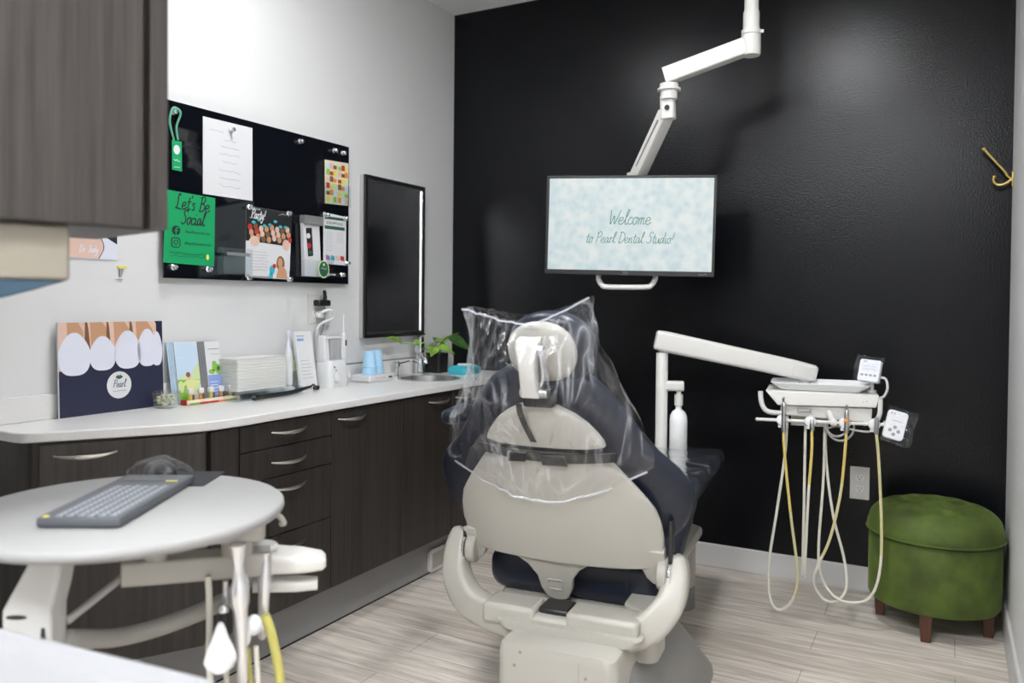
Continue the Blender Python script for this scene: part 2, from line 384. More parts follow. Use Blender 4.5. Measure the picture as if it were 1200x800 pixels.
# hand lettering: each letter is a few pen strokes (x-height 1, capitals 2)
PEN = {
 'e': ([[(.05, .45), (.45, .55), (.6, .8), (.4, 1), (.15, .85), (.05, .45), (.2, .05), (.5, .05), (.8, .35)]], .75),
 'l': ([[(0, .2), (.3, 1.2), (.45, 1.9), (.3, 2.05), (.2, 1.6), (.2, .4), (.35, 0), (.6, .2)]], .52),
 'c': ([[(.6, .8), (.4, 1), (.15, .8), (.05, .4), (.2, .05), (.45, .05), (.7, .3)]], .65),
 'o': ([[(.4, 1), (.15, .85), (.05, .45), (.2, .05), (.45, .05), (.6, .45), (.55, .85), (.4, 1), (.75, .9)]], .75),
 'm': ([[(0, .95), (.1, .6), (.1, 0)], [(.1, .5), (.3, .95), (.42, .8), (.4, 0)], [(.4, .5), (.62, .95), (.75, .8), (.75, .1), (.95, .15)]], 1.0),
 'n': ([[(0, .95), (.1, .6), (.1, 0)], [(.1, .5), (.35, .95), (.5, .8), (.5, .1), (.7, .15)]], .75),
 't': ([[(.3, 1.7), (.25, .8), (.25, .2), (.4, 0), (.6, .2)], [(0, 1.1), (.6, 1.15)]], .58),
 'W': ([[(0, 2), (.15, .8), (.3, 0), (.6, 1.2), (.8, .05), (1.1, 1), (1.3, 2)]], 1.3),
 'P': ([[(.1, 0), (.2, 1.9)], [(0, 1.7), (.4, 2.05), (.8, 1.8), (.7, 1.2), (.2, .95)]], .85),
 'a': ([[(.6, .9), (.35, 1), (.1, .7), (.05, .3), (.2, 0), (.45, .2), (.62, .9), (.6, .3), (.7, .02), (.9, .25)]], .85),
 'r': ([[(0, .9), (.15, .95), (.15, 0)], [(.15, .6), (.35, .95), (.55, .9)]], .58),
 'D': ([[(.15, 0), (.25, 1.95)], [(0, 1.9), (.5, 2), (1, 1.4), (.9, .5), (.5, .05), (.05, 0)]], 1.1),
 'S': ([[(.95, 1.75), (.7, 2.05), (.4, 1.9), (.35, 1.5), (.7, 1.0), (.75, .4), (.4, 0), (0, .25)]], 1.0),
 'u': ([[(.05, 1), (.05, .35), (.2, 0), (.45, .2), (.6, 1), (.6, .3), (.75, .02), (.9, .2)]], .85),
 'd': ([[(.6, .9), (.35, 1), (.1, .7), (.05, .3), (.2, 0), (.45, .2), (.65, 1.2), (.72, 2.0)], [(.6, .6), (.62, .15), (.8, .05)]], .85),
 'i': ([[(.1, 1), (.1, .2), (.25, 0), (.4, .2)], [(.12, 1.38), (.14, 1.5)]], .42),
 '!': ([[(.3, 2), (.15, .6)], [(.1, .1), (.13, 0)]], .4),
 'L': ([[(.5, 1.8), (.35, 2.05), (.2, 1.7), (.25, .5), (.05, .1), (.3, .1), (.9, 0)]], .95),
 "'": ([[(.12, 2), (.06, 1.6)]], .25),
 's': ([[(.5, .85), (.3, 1), (.1, .8), (.45, .4), (.35, .02), (.05, .12)]], .65),
 'B': ([[(.15, 0), (.25, 1.95)], [(0, 1.8), (.5, 2.05), (.8, 1.7), (.6, 1.2), (.3, 1.05), (.75, .95), (.85, .4), (.5, 0), (0, .05)]], 1.0),
 'y': ([[(.05, 1), (.1, .4), (.3, .3), (.55, 1)], [(.55, 1), (.5, -.3), (.25, -.9), (.05, -.6)]], .72),
 'J': ([[(.2, 1.8), (.8, 1.95)], [(.6, 1.9), (.55, .3), (.3, -.1), (.05, .2)]], .8),
 '.': ([[(.1, .06), (.13, 0)]], .3), ' ': ([], .6),
}
def script(mb, s, size, a, b, n, r, align='C', slant=0.22, seg=5, sq=0.35):
    """pen lettering; size = x-height; strokes are flattened tubes of half width r"""
    w = sum(PEN[ch][1] for ch in s) * size
    x = a - (w / 2 if align == 'C' else 0)
    base = mb.M.copy()
    mb.M = base @ Matrix.Translation((0, 0, n)) @ Matrix.Diagonal((1, 1, sq, 1))
    for ch in s:
        st, adv = PEN[ch]
        for pl in st:
            pts = catmull([(x + (px + slant * py) * size, b + py * size, 0) for px, py in pl], 5)
            mb.tube(pts, r, seg)
        x += adv * size
    mb.M = base
def squiggle(mb, a0, a1, b, n, amp, r, k=10):
    """an illegible line of handwriting or small print"""
    base = mb.M.copy(); mb.M = base @ Matrix.Translation((0, 0, n)) @ Matrix.Diagonal((1, 1, .3, 1))
    N = max(4, int((a1 - a0) / (amp * 1.3)))
    mb.tube([(a0 + (a1 - a0) * i / N, b + amp * (random.random() - .5) * 1.6, 0) for i in range(N + 1)], r, 4)
    mb.M = base

# ---------------------------------------------------------------- room shell
RX, RY, RZ = 2.568, -5.2, 2.735
def struct(name, mb, m, **k):
    o = mb.build(name, m, **k); o['kind'] = 'structure'; return o
struct('floor', MB().box(-0.1, RX + 0.1, RY - 0.1, 0.1, -0.1, 0), M_FLOOR)
struct('ceiling', MB().box(-0.1, RX + 0.1, RY - 0.1, 0.1, RZ, RZ + 0.1), M_CEIL)
struct('wall_left', MB().box(-0.1, 0, RY - 0.1, 0.1, 0, RZ), M_WALL)
struct('wall_right', MB().box(RX, RX + 0.1, RY - 0.1, 0.1, 0, RZ), M_WALL)
struct('wall_back', MB().box(0, RX, 0, 0.1, 0, RZ), M_BLACKWALL)
struct('unseen_wall_front', MB().box(0, RX, RY - 0.1, RY, 0, RZ), mat('unseen_wall_darkened', (0.20, 0.20, 0.21), 0.6))  # unseen wall closing the room for bounce, darkened to dim its reflection
def baseboard(name, M):
    b = MB(); b.M = M[0]; L = M[1]
    b.loft([[(a, 0, 0), (a, 0, 0.014), (a, 0.008, 0.016), (a, 0.016, 0.013), (a, 0.1, 0.011), (a, 0.104, 0.008), (a, 0.104, 0)] for a in (0, L)])
    struct(name, b, M_BASEBD)
baseboard('baseboard_back', (FR((0.5, 0, 0.001), (1, 0, 0), (0, 0, 1), (0, -1, 0)), RX - 0.516))
baseboard('baseboard_right', (FR((RX, -0.002, 0.001), (0, -1, 0), (0, 0, 1), (-1, 0, 0)), 5.15))

# angled partition that carries the upper cabinet (out of the frame to the left)
CAB_A = math.radians(-15)
o = struct('wall_divider', MB().box(-0.45, -0.332, -2.5, -0.33, 0, RZ - 0.002), M_WALL, loc=(1.169, -2.724, 0), rotz=CAB_A)

# ceiling lights: flat panels in white frames; the rear two are unseen, added as fill
for i, (x, y) in enumerate(CEILING_PANELS):
    t = thing('ceiling_light', ['square flush ceiling light panel nearest the left wall and the screen', 'square flush ceiling light panel in front of the black wall, near the right wall',
              'square ceiling light panel added unseen behind the viewer as fill, near the divider', 'square ceiling light panel added unseen behind the viewer as fill, near the right wall'][i], 'ceiling light', (x, y, RZ), group='flush ceiling light panels')
    fr = MB()
    h = PANEL_HALF[i]; g = h + .02
    for (a, b, c, d) in ((-g, g, -g, -h), (-g, g, h, g), (-g, -h, -h, h), (h, g, -h, h)): fr.box(a, b, c, d, -0.014, 0)
    fr.build('frame', M_PURE, t)
    MB().box(-h, h, -h, h, -0.010, -0.002).build('diffuser', emit_mat('light_diffuser', (0.97, 0.985, 1.0), PANEL_STRENGTH[i]), t)

# ---------------------------------------------------------------- base cabinets along the left wall
FX = 0.44   # face of the doors
def bow_handle(parent, p0, p1, nrm, name='handle'):
    p0 = Vector(p0); p1 = Vector(p1); n = Vector(nrm); L = 14; pts = []; rr = []
    for i in range(L + 1):
        t = i / L; bow = math.sin(PI * t) ** 0.75
        pts.append(p0.lerp(p1, t) + n * (0.002 + 0.024 * bow) + Vector((0, 0, -0.006 * bow))); rr.append(0.0028 + 0.0035 * math.sin(PI * t))
    b = MB(); b.tube(pts, rr, 8)
    return b.build(name, M_NICKEL, parent)
def front(parent, name, y0, y1, z0, z1, hy0, hy1, hz):
    d = MB().box(FX - 0.018, FX, y0, y1, z0, z1).build(name, M_WOOD, parent, bevel=0.0012)
    bow_handle(d, (FX, hy0, hz), (FX, hy1, hz), (1, 0, 0))
    return d
t = thing('base_cabinet', 'dark wood drawer cabinet with four stacked drawers under the worktop', 'cabinet', group=None)
MB().box(0.002, FX - 0.020, -1.997, -1.467, 0.172, 0.811).build('carcass', M_WOOD, t)
MB().box(FX - 0.019, FX - 0.002, -1.994, -1.888, 0.175, 0.805).build('filler_panel', M_WOOD, t, bevel=0.001)
for z0, z1, hz in ((0.724, 0.805, 0.772), (0.625, 0.720, 0.674), (0.433, 0.621, 0.586), (0.175, 0.429, 0.390)):
    front(t, 'drawer', -1.884, -1.468, z0, z1, -1.755, -1.597, hz)
t = thing('base_cabinet', 'dark wood cabinet with two doors below the sink', 'cabinet')
b = MB(); b.box(0.002, FX - 0.020, -1.464, -1.446, 0.172, 0.811); b.box(0.002, FX - 0.020, -0.695, -0.677, 0.172, 0.811); b.box(0.002, FX - 0.020, -1.446, -0.695, 0.172, 0.19); b.box(0.002, 0.008, -1.446, -0.695, 0.19, 0.811); b.box(FX - 0.04, FX - 0.020, -1.446, -0.695, 0.79, 0.811); b.build('carcass', M_WOOD, t)
front(t, 'door', -1.463, -1.053, 0.175, 0.805, -1.432, -1.278, 0.776)
front(t, 'door', -1.049, -0.678, 0.175, 0.805, -0.861, -0.703, 0.776)
t = thing('base_cabinet', 'dark wood cabinet in the corner by the black wall, behind the chair', 'cabinet')
MB().box(0.002, FX - 0.020, -0.673, -0.004, 0.172, 0.811).build('carcass', M_WOOD, t)
front(t, 'door', -0.672, -0.343, 0.175, 0.805, -0.655, -0.50, 0.776)
front(t, 'door', -0.339, -0.01, 0.175, 0.805, -0.19, -0.035, 0.776)
# angled end unit
t = thing('base_cabinet', 'angled dark wood end cabinet behind the round table, with one wide drawer handle', 'cabinet')
A = Vector((0.205, -2.385)); B = Vector((0.425, -2.003)); ed = (B - A).normalized(); en = Vector((ed.y, -ed.x))
MB().prism([(0.002, -2.395), (0.19, -2.395), (A.x, A.y), (B.x, B.y), (0.42, -2.0), (0.002, -2.0)], 0.172, 0.811).build('carcass', M_WOOD, t)
p0 = A + ed * 0.012 + en * 0.002; p1 = B - ed * 0.008 + en * 0.002
d = MB().prism([tuple(p0), tuple(p1), tuple(p1 + en * 0.018), tuple(p0 + en * 0.018)], 0.175, 0.805).build('door', M_WOOD, t, bevel=0.0012)
h0 = A + ed * 0.045 + en * 0.020; h1 = A + ed * 0.20 + en * 0.020
bow_handle(d, (h0.x, h0.y, 0.775), (h1.x, h1.y, 0.775), (en.x, en.y, 0))
# recessed plinth below all of them
K = MB()
K.prism([(0.0, -2.33), (0.155, -2.33), (0.345, -2.0), (0.365, -1.96), (0.365, -0.004), (0.345, -0.004), (0.345, -1.95), (0.15, -2.31), (0.0, -2.31)], 0.002, 0.171)
struct('baseboard_left', K, M_KICK)
struct('trim_1', MB().prism([(0.345, -1.99), (0.3665, -1.955), (0.3665, -0.02), (0.36, -0.02), (0.36, -1.95)], 0.0005, 0.006), M_DARK)

# toe space inlet in the plinth, left of the chair
t = thing('floor_vent', 'white rimmed beige inlet set in the grey plinth beside the chair', 'vent', (0.3655, -0.62, 0.055))
b = MB(); b.M = LEFTW(); out_ = rrect(-0.13, 0.13, -0.048, 0.052, 0.016); inn = rrect(-0.112, 0.112, -0.034, 0.034, 0.004)
V0 = [b.v((x, y, 0)) for x, y in out_]; V1 = [b.v((x, y, 0.014)) for x, y in out_]; W1 = [b.v((x, y, 0.014)) for x, y in inn]; W0 = [b.v((x, y, 0.004)) for x, y in inn]
for i in range(len(out_)):
    j = (i + 1) % len(out_)
    b.f([V0[i], V0[j], V1[j], V1[i]]); b.f([V1[i], V1[j], W1[j], W1[i]]); b.f([W1[i], W1[j], W0[j], W0[i]])
b.build('rim', M_WHITEP, t)
b = MB(); b.M = LEFTW(); b.rect(-0.111, 0.111, -0.033, 0.033, 0.001, 0.009); b.build('flap', M_BEIGE, t, bevel=0.002)

# worktop with sink cut-out
SINK = (0.225, -0.545, 0.135)
t = thing('worktop', 'long white quartz worktop with a rounded angled end, on the dark cabinets', 'worktop')
W = MB(); edge2 = [(0.0015, -2.412), (0.16, -2.418), (0.19, -2.412), (0.212, -2.395), (0.232, -2.365), (0.405, -2.095), (0.435, -2.035), (0.452, -1.96), (0.457, -1.88), (0.457, -0.0015), (0.0015, -0.0015)]
hole = [(SINK[0] + SINK[2] * math.cos(2 * PI * k / 40), SINK[1] + SINK[2] * math.sin(2 * PI * k / 40)) for k in range(40)]
rings = {}
for zz in (0.812, 0.84):
    es = []; lv = []
    for lp in (edge2, hole):
        vs = [W.v((x, y, zz)) for x, y in lp]; lv.append(vs)
        es += [W.bm.edges.new((vs[i], vs[(i + 1) % len(vs)])) for i in range(len(vs))]
    bmesh.ops.triangle_fill(W.bm, use_beauty=True, edges=es); rings[zz] = lv
for q in (0, 1):
    a_, b_ = rings[0.812][q], rings[0.84][q]
    for i in range(len(a_)): W.f([a_[i], a_[(i + 1) % len(a_)], b_[(i + 1) % len(a_)], b_[i]])
W.build('slab', M_QUARTZ, t, bevel=0.004)
MB().box(0.001, 0.013, -2.405, -0.002, 0.8405, 0.915).build('backsplash', M_QUARTZ, t, bevel=0.0015)
b = MB(); b.box(0.0008, 0.010, -0.93, -0.30, 0.9155, 0.921); b.build('shadow_line_strip', M_GREYP, t)  # grey strip modelled in place of the shadow line along the backsplash
b = MB(); b.box(0.0008, 0.008, -0.93, -0.30, 0.9215, 0.942); b.build('upper_ledge', M_QUARTZ, t)
b = MB(); r0 = SINK[2]
prof = [(r0 + 0.012, 0.8405), (r0 + 0.012, 0.8432), (r0 + 0.004, 0.844), (r0 - 0.003, 0.842), (r0 - 0.006, 0.80), (r0 - 0.02, 0.715), (r0 - 0.05, 0.70), (0.02, 0.695), (0.001, 0.694)]
loops = [[(SINK[0] + r * math.cos(2 * PI * k / 40), SINK[1] + r * math.sin(2 * PI * k / 40), z) for k in range(40)] for r, z in prof]
b.loft(loops, False); o = b.build('sink', M_STEEL); tag(o, 'round steel basin let into the white worktop below the framed mirror', 'sink')

# ---------------------------------------------------------------- upper cabinet, towel dispenser
t = thing('upper_cabinet', 'dark wood wall cabinet hanging close by at the upper left', 'cabinet', (1.169, -2.724, 1.322), CAB_A)
MB().box(-0.33, -0.021, -0.95, -0.001, 0.0, 0.95).build('carcass', M_WOOD, t, bevel=0.001)
MB().box(-0.021, 0.0, -0.030, 0.0, 0.001, 0.949).build('side_panel', M_WOOD, t, bevel=0.001)
MB().box(-0.019, -0.001, -0.95, -0.042, 0.002, 0.948).build('door', M_WOOD, t, bevel=0.001)
t = thing('towel_dispenser', 'beige dispenser with a blue lower cover under the upper cabinet', 'dispenser', (1.169, -2.724, 1.2), CAB_A)
b = MB(); b.box(-0.11, -0.030, -0.45, -0.146, 0.0315, 0.1215); b.build('housing', mat('beige_housing', (0.28, 0.25, 0.20), 0.45), t, bevel=0.006)
b = MB(); L = [(-0.44, 0.031), (-0.149, 0.031), (-0.168, 0.026), (-0.20, 0.015), (-0.245, 0.002), (-0.30, -0.010), (-0.36, -0.018), (-0.44, -0.020)]
b.loft([[(-0.105, y, z) for y, z in L], [(-0.033, y, z) for y, z in L]]); b.build('lower_cover', M_BLUETR, t, bevel=0.003)

# ---------------------------------------------------------------- framed mirror over the sink
t = thing('mirror', 'tall black framed mirror above the sink, reflecting the dark wall', 'mirror', (0.0, -0.546, 1.402))
H2, W2 = 0.372, 0.236
b = MB(); b.M = LEFTW()
def frame_ring(b, a0, a1, b0, b1, w, n0, n1):
    b.rect(a0, a1, b0, b0 + w, n0, n1); b.rect(a0, a1, b1 - w, b1, n0, n1); b.rect(a0, a0 + w, b0 + w, b1 - w, n0, n1); b.rect(a1 - w, a1, b0 + w, b1 - w, n0, n1)
b.rect(-W2, W2, -H2, H2, 0.001, 0.022); b.build('backing', M_LGREY, t)
b = MB(); b.M = LEFTW(); frame_ring(b, -W2, W2, -H2, H2, 0.016, 0.0225, 0.034); b.build('frame', M_BLACK, t, bevel=0.001)
b = MB(); b.M = LEFTW(); frame_ring(b, -W2 + 0.0162, W2 - 0.0162, -H2 + 0.0162, H2 - 0.0162, 0.008, 0.0225, 0.031); b.build('inner_lip', M_CHROME, t, bevel=0.001)
b = MB(); b.M = LEFTW(); b.rect(-W2 + 0.0245, W2 - 0.0245, -H2 + 0.0245, H2 - 0.0245, 0.0225, 0.0245); b.build('glass', M_MIRROR, t)

# ---------------------------------------------------------------- black glass notice board and what is pinned on it
BX = 0.026
b = MB(); b.M = LEFTW(0.0, 0.0, 0.0)
b.rect(-1.838, -0.887, 1.273, 1.877, 0.020, BX); 
t = thing('notice_board', 'black glass notice board on the left wall, covered in cards and leaflets', 'notice board', (0, 0, 0))
b.build('glass_panel', M_GLOSSBLK, t, bevel=0.001)
for y, z in ((-1.79, 1.83), (-0.935, 1.83), (-1.79, 1.32), (-0.935, 1.32)):
    b = MB(); b.M = LEFTW(); b.disc(y, z, 0.010, n0=0.0006, n1=0.0198); b.build('standoff', M_CHROME, t)
b = MB(); b.M = LEFTW(); b.disc(-1.014, 1.312, 0.007, n0=BX, n1=BX + 0.0004); b.rect(-1.004, -0.972, 1.309, 1.315, BX, BX + 0.0004); b.build('printed_mark', M_PAPER, t)

def pinned(name, label, cat, build, mats):
    b = MB(); b.M = LEFTW(); build(b); o = b.build(name, mats); tag(o, label, cat); return o
# white sheet
def bd(b):
    b.prism([(-1.677, 1.576), (-1.446, 1.577), (-1.448, 1.852), (-1.678, 1.850)], BX + .0002, BX + .001); b.mi = 1; n = BX + .0012
    squiggle(b, -1.65, -1.585, 1.812, n, .006, .0009)
    for k, (w, a) in enumerate(((.06, .006), (.085, .003), (.10, .007), (.065, .006), (.10, .006), (.095, .003), (.10, .006))):
        z = 1.785 - k * .027 - (k > 3) * .006; squiggle(b, -1.555 - w / 2, -1.555 + w / 2, z, n, a, .0008)
pinned('paper_sheet', 'white sheet of grey handwriting under a magnet on the notice board', 'paper', bd, [M_PAPER, M_PGREY])
# green card
def bd(b):
    b.prism([(-1.842, 1.325), (-1.627, 1.320), (-1.623, 1.567), (-1.830, 1.572)], BX + .0002, BX + .0012); b.mi = 1; n = BX + .0014
    script(b, "Let's Be", .026, -1.722, 1.512, n, .0027); script(b, "Social", .024, -1.722, 1.462, n, .0027)
    b.disc(-1.790, 1.437, .0165, n0=BX + .0012, n1=n)
    b.mi = 0; b.rect(-1.7925, -1.7875, 1.421, 1.445, n, n + .0003); b.rect(-1.798, -1.781, 1.434, 1.438, n, n + .0003); b.rect(-1.7925, -1.781, 1.444, 1.448, n, n + .0003)
    b.mi = 1; lp = rrect(-1.808, -1.774, 1.380, 1.412, .009)
    b.tube([(x, y, n) for x, y in lp], .0016, 6, closed=True); b.tube([(-1.791 + .008 * math.cos(q), 1.396 + .008 * math.sin(q), n) for q in [2 * PI * k / 16 for k in range(16)]], .0014, 6, closed=True)
    b.disc(-1.781, 1.405, .002, n0=BX + .0012, n1=n)
    txt(b, 'PearlDentalStudio', .0145, -1.698, 1.431, BX + .0012); txt(b, '#PearlDentalStudio', .0145, -1.698, 1.391, BX + .0012)
    squiggle(b, -1.815, -1.665, 1.360, n, .004, .0009); squiggle(b, -1.815, -1.665, 1.350, n, .004, .0009)
    b.mi = 2; b.disc(-1.656, 1.352, .006, .010, n0=BX + .0012, n1=n)
pinned('green_card', "green card lettered Let's Be Social at the lower left of the notice board", 'card', bd, [M_GREEN, M_INK, M_YELLOW])
# party flyer
def bd(b):
    b.prism([(-1.480, 1.287), (-1.251, 1.284), (-1.236, 1.551), (-1.477, 1.556)], BX + .0002, BX + .001); n = BX + .0012; q = BX + .0010
    b.mi = 1; b.prism([(-1.4785, 1.425), (-1.243, 1.415), (-1.236, 1.5508), (-1.477, 1.5555)], q, n)
    b.mi = 0; script(b, 'Party!', .0175, -1.418, 1.512, n + .0002, .0022); b.rect(-1.46, -1.385, 1.512, 1.514, n, n + .0004)
    txt(b, 'HAVE YOUR', .009, -1.43, 1.545, n); squiggle(b, -1.31, -1.255, 1.538, n + .0003, .005, .0008)
    b.mi = 4
    for k in range(7): b.disc(-1.44 + k * .028, 1.497 + .012 * math.sin(k * 2), .010, .006, n, n + .0003, 10)
    for row in range(3):
        for k in range(8):
            b.mi = random.choice((3, 3, 5, 7, 2)); b.disc(-1.458 + k * .028 + row * .006, 1.478 - row * .020 + .005 * math.sin(k * 1.9), .0115, .0125, n + .0002 * row, n + .0003 + .0003 * row, 10)
    b.mi = 0
    b.prism([(-1.4795, 1.40), (-1.46, 1.432), (-1.43, 1.425), (-1.405, 1.405), (-1.37, 1.395), (-1.34, 1.41), (-1.30, 1.398), (-1.27, 1.425), (-1.245, 1.43), (-1.249, 1.32), (-1.4795, 1.32)], n + .0008, n + .0010)
    b.mi = 5; b.disc(-1.435, 1.425, .024, .02, n + .001, n + .0012); b.disc(-1.27, 1.420, .020, .022, n + .001, n + .0012)
    b.mi = 6
    for k in range(7): squiggle(b, -1.465, -1.375 + .01 * (k % 2), 1.385 - k * .0115, n + .0013, .003, .0007)
    b.mi = 7; b.disc(-1.300, 1.345, .022, .030, n + .001, n + .0012); b.mi = 3; b.disc(-1.302, 1.349, .013, .019, n + .0012, n + .0014); b.mi = 3
    b.prism([(-1.325, 1.288), (-1.262, 1.286), (-1.27, 1.32), (-1.285, 1.335), (-1.31, 1.33)], n + .0012, n + .0014)
    b.mi = 4; b.disc(-1.345, 1.318, .014, .018, n + .001, n + .0013); b.disc(-1.352, 1.296, .010, .012, n + .001, n + .0013); b.mi = 2; b.disc(-1.333, 1.334, .010, .009, n + .0013, n + .0015)
    b.mi = 1; b.rect(-1.44, -1.34, 1.2885, 1.2915, n, n + .0003)
pinned('party_flyer', 'flyer headed Party! with a crowd above a white lower half on the notice board', 'flyer', bd, [M_PAPER, M_INK, M_RED, M_SKIN, M_TURQ, M_PINK, M_PGREY, M_BROWN])
# price leaflet
def bd(b):
    b.prism([(-1.050, 1.357), (-0.906, 1.355), (-0.904, 1.567), (-1.052, 1.575)], BX + .0002, BX + .001); n = BX + .0012
    b.mi = 1; b.rect(-1.043, -0.915, 1.548, 1.560, BX + .001, n); b.rect(-1.043, -0.915, 1.506, 1.520, BX + .001, n)
    b.mi = 5; txt(b, 'SCRUMPTIOUS', .016, -0.98, 1.527, BX + .0010)
    b.mi = 2
    for k in range(9): squiggle(b, -1.038, -0.995, 1.492 - k * .0095, n, .003, .0006); squiggle(b, -0.968, -0.925, 1.492 - k * .0095, n, .003, .0006) if k < 5 else None
    for k, mi in enumerate((3, 4, 6, 7)): b.mi = mi; b.prism([(-1.035 + k * .031, 1.376), (-1.010 + k * .031, 1.372), (-1.010 + k * .031, 1.392), (-1.035 + k * .031, 1.396)], BX + .001, n)
M_PURPLE = mat('violet_print', (0.35, 0.16, 0.45), 0.5)
pinned('price_leaflet', 'white leaflet with dark green bands at the lower right of the notice board', 'leaflet', bd, [M_PAPER, M_DGREEN, M_PGREY, M_PURPLE, M_TURQ, M_INK, M_PINK, M_RED])
# colour chart in a clear pocket
t = thing('colour_chart', 'folded chart of coloured swatches in a clear pocket, upper right of the notice board', 'leaflet', (0, 0, 0))
def bd(b):
    b.prism([(-1.046, 1.612), (-0.900, 1.618), (-0.897, 1.803), (-1.048, 1.796)], BX + .003, BX + .006); n0, n1 = BX + .006, BX + .0064
    cs = [(1, 2), (3, 4), (5, 1), (4, 6), (7, 8), (3, 7), (2, 1)]
    for row in range(6):
        for k in range(2):
            a0 = -1.040 + k * .074; z0 = 1.622 + row * .0285
            for j in range(3):
                b.mi = [1, 2, 3, 4, 5, 6, 7, 8][(row * 3 + k * 5 + j * 2) % 8]; b.rect(a0 + j * .022, a0 + j * .022 + .021, z0, z0 + .024 - .008 * ((j + row) % 2), n0, n1)
b = MB(); b.M = LEFTW(); bd(b); b.build('printed_card', [mat('cream_card', (0.72, 0.66, 0.52), 0.6), M_YELLOW, M_PINK, M_PALEGREEN, M_BROWN, M_LIME, M_ORANGE, M_RED, M_SKY], t)
b = MB(); b.M = LEFTW(); b.rect(-1.078, -0.895, 1.608, 1.612, BX + .001, BX + .020); b.rect(-1.078, -0.895, 1.612, 1.70, BX + .016, BX + .018); b.rect(-1.080, -1.077, 1.610, 1.79, BX + .001, BX + .018); b.build('clear_pocket', M_ACRYL, t)
# empty pocket
t = thing('leaflet_pocket', 'empty clear acrylic pocket beside the green card on the notice board', 'leaflet holder', (0, 0, 0))
b = MB(); b.M = LEFTW(); b.rect(-1.614, -1.477, 1.292, 1.295, BX + .0005, BX + .036); b.rect(-1.614, -1.477, 1.295, 1.375, BX + .034, BX + .036)
b.rect(-1.614, -1.611, 1.295, 1.392, BX + .0005, BX + .036); b.rect(-1.480, -1.477, 1.295, 1.392, BX + .0005, BX + .036); b.rect(-1.611, -1.48, 1.295, 1.392, BX + .0005, BX + .0025); b.build('body', M_ACRYL, t)
b = MB(); b.M = LEFTW(); b.rect(-1.600, -1.49, 1.362, 1.374, BX + .0362, BX + .0368); b.build('label_strip', M_GREYP, t)
# leaflet rack
t = thing('leaflet_rack', 'clear rack of narrow leaflets with a dark clip on the notice board', 'leaflet holder', (0, 0, 0))
b = MB(); b.M = LEFTW(); b.rect(-1.217, -1.028, 1.294, 1.297, BX + .0005, BX + .040); b.rect(-1.217, -1.028, 1.297, 1.365, BX + .038, BX + .040); b.rect(-1.217, -1.214, 1.297, 1.385, BX + .0005, BX + .04); b.rect(-1.031, -1.028, 1.297, 1.385, BX + .0005, BX + .04); b.build('pocket', M_ACRYL, t)
b = MB(); b.M = LEFTW(); b.rect(-1.195, -1.085, 1.512, 1.548, BX + .0005, BX + .034); b.build('clip', M_GREYP, t, bevel=.003)
b = MB(); b.M = LEFTW(); b.prism([(-1.185, 1.300), (-1.085, 1.300), (-1.10, 1.512), (-1.195, 1.515)], BX + .006, BX + .022); n = BX + .022
b.mi = 1; b.prism([(-1.165, 1.380), (-1.135, 1.385), (-1.145, 1.500), (-1.180, 1.495)], n, n + .0004)
b.mi = 2; b.disc(-1.160, 1.425, .012, n0=n + .0004, n1=n + .0008); b.mi = 3; b.disc(-1.165, 1.465, .011, n0=n + .0004, n1=n + .0008); b.mi = 4; b.disc(-1.152, 1.398, .012, .008, n + .0004, n + .0008)
b.build('leaflets', [M_PAPER, M_INK, M_RED, M_PAPER, M_DGREEN], t)
b = MB(); b.M = LEFTW(); b.disc(-1.092, 1.331, .033, .037, BX + .0402, BX + .0412); b.mi = 1; b.disc(-1.092, 1.331, .028, .032, BX + .0412, BX + .0415); b.mi = 0; squiggle(b, -1.108, -1.076, 1.333, BX + .0417, .006, .0012); b.disc(-1.092, 1.35, .006, n0=BX + .0415, n1=BX + .0418); b.build('round_sticker', [M_PALEGREEN, M_DGREEN], t)
# green key tag on its loop
t = thing('hanging_tag', 'small green tag hung by a loop at the top left of the notice board', 'tag', (0, 0, 0))
b = MB(); b.M = LEFTW(); b.prism([(-1.810, 1.642), (-1.770, 1.641), (-1.772, 1.743), (-1.811, 1.741)], BX + .003, BX + .006)
b.mi = 1; b.disc(-1.792, 1.712, .013, .016, BX + .006, BX + .0064); squiggle(b, -1.803, -1.779, 1.675, BX + .0064, .012, .002); squiggle(b, -1.803, -1.779, 1.655, BX + .0064, .008, .0016); b.build('tag_card', [M_GREEN, M_PAPER], t)
b = MB(); b.M = LEFTW(); b.tube(catmull([(-1.803, 1.742, BX + .005), (-1.822, 1.80, BX + .008), (-1.815, 1.845, BX + .012), (-1.800, 1.850, BX + .016), (-1.785, 1.835, BX + .016), (-1.795, 1.79, BX + .008), (-1.788, 1.745, BX + .006)], 6), .004, 6); b.build('loop', mat('pale_green_cord', (0.12, 0.42, 0.28), 0.6), t)

